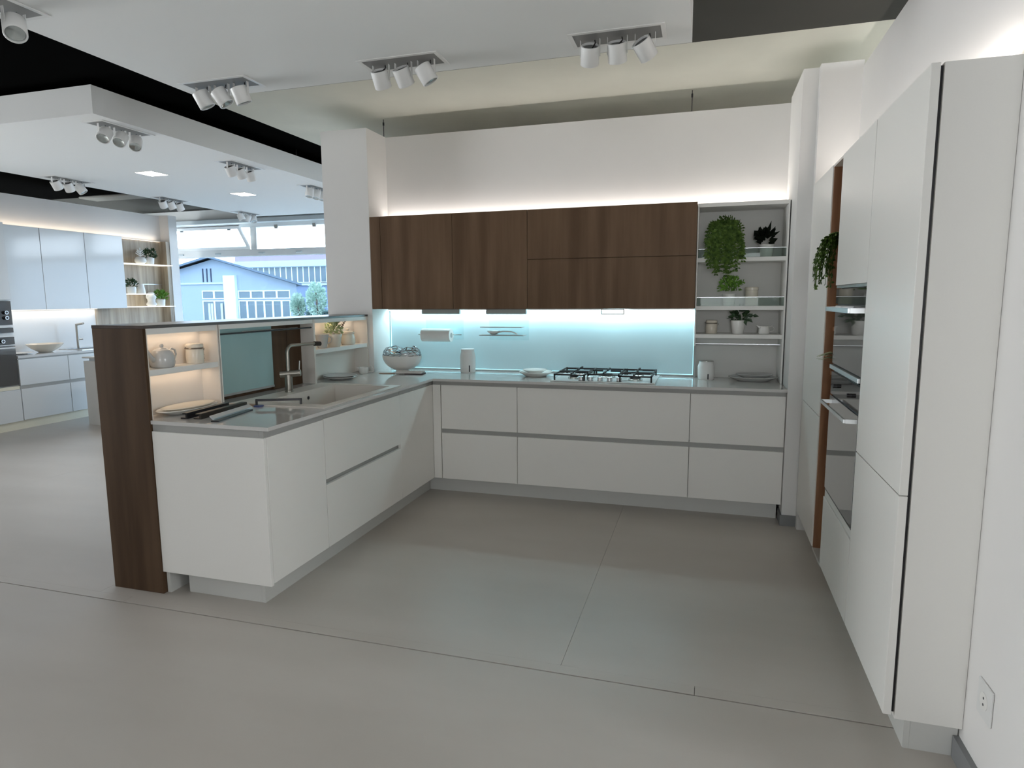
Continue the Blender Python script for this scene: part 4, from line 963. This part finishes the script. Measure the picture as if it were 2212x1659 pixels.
def hwin(x0, x1, z0, z1, nx, zsplit):
    a, b_ = sc((x0, z0)), sc((x1, z1)); w = (b_[0]-a[0])/nx; zs = sc((0, zsplit))[1]
    for zz0, zz1, nn in ((a[1], zs-.06, nx), (zs+.06, b_[1], max(2, int(nx*.67)) if nx > 2 else nx)):
        ww = (b_[0]-a[0])/nn
        for i in range(nn):
            f = BM(); X0, X1 = a[0]+i*ww, a[0]+(i+1)*ww
            for r in ((X0, X0+.08, zz0, zz1), (X1-.08, X1, zz0, zz1), (X0+.08, X1-.08, zz0, zz0+.08), (X0+.08, X1-.08, zz1-.08, zz1)): box(f, r[0], r[1], 44.93, 45.02, r[2], r[3])
            fo = obj('window', f, 'house_frame', T)
            obj('pane', B(X0+.08, X1-.08, 44.97, 44.99, zz0+.08, zz1-.08), 'house_glass', fo)
hwin(-22.62, -21.28, .3, 1.95, 2, 1.52)
hwin(-20.60, -17.83, .3, 1.93, 6, 1.52)
for x in (-22.3, -22.15, -21.6):
    a = sc((x, .3)); o = obj('curtain', B(a[0], a[0]+.22, 44.90, 44.925, a[1]+.2, a[1]+1.9), 'curtain_cloth', T)
# factory with a window band
T = thing('factory', 'long flat-roofed works building behind the gabled house', 'building', (-35, 70, -.3))
def sf(x, z, f=2.8): return (x*f, 1.486+(z-1.486)*f)
a = sf(-20.6, 0); b_ = sf(-11, 3.42)
obj('wall', B(a[0], b_[0], 70, 80, -.3, b_[1]), 'factory_wall', T)
z0 = sf(0, 3.22)[1]; obj('fascia', B(a[0], b_[0], 69.7, 70, z0, b_[1]+.1), 'factory_roof', T)
z1 = sf(0, 2.96)[1]; obj('canopy', B(a[0], b_[0], 69.5, 70, z1, z0), 'render_band', T)
zb0, zb1 = sf(0, 2.25)[1], z1
for i in range(26):
    X0 = a[0]+i*.82
    f = BM()
    for r in ((X0, X0+.06, zb0, zb1), (X0+.76, X0+.82, zb0, zb1), (X0+.06, X0+.76, zb0, zb0+.06), (X0+.06, X0+.76, zb1-.06, zb1)): box(f, r[0], r[1], 69.85, 69.98, r[2], r[3])
    fo = obj('window', f, 'house_frame', T); obj('pane', B(X0+.06, X0+.76, 69.9, 69.93, zb0+.06, zb1-.06), 'house_glass', fo)
obj('sill_band', B(a[0], b_[0], 69.8, 70, zb0-.35, zb0-.1), 'render_band', T)
# trees by the house
for x, y, h_, r_, lab in ((-29.35, 42, 2.1, .50, 'small pale bushy tree right of the gabled house'), (-27.75, 42, 2.9, .72, 'larger pale bushy tree further right of the gabled house'), (-25.9, 42, 2.2, .7, 'pale bushy tree beside the column edge outside')):
    t = thing('tree', lab, 'tree', (x, y, -.3), group='trees in the yard')
    obj('trunk', tube(BM(), [(0, 0, 0), (.05, 0, h_*.5), (0, 0, h_*.8)], [.10, .08, .05], 8), 'twig', t, local=True)
    bm = BM()
    for i in range(1100):
        v = Vector((random.gauss(0, 1), random.gauss(0, 1), random.gauss(0, 1))).normalized()*random.random()**.4
        p = Vector((v.x*r_, v.y*r_*.8, h_*.65+v.z*h_*.42)); leaf(bm, p, v+Vector((0, 0, .3)), (random.uniform(-1, 1), -1, random.uniform(-1, 1)), .20, .13)
    o = obj('crown', bm, 'tree_pale', t, local=True); o['kind'] = 'stuff'
t = thing('hedge', 'dark clipped hedge in the yard right of the gabled house', 'hedge', (-25.2, 43.8, -.3))
obj('core', box(BM(), -4.5, 6, -.4, .4, 0, 1.0, bev=.1), 'hedge_dark', t, local=True)
bm = BM()
for i in range(900): leaf(bm, (random.uniform(-4.5, 6), -.42, random.uniform(0, 1.05)), (random.uniform(-1, 1), -1, random.uniform(-.5, 1)), (0, 0, 1), .14, .1)
o = obj('foliage', bm, 'hedge_dark', t, local=True); o['kind'] = 'stuff'
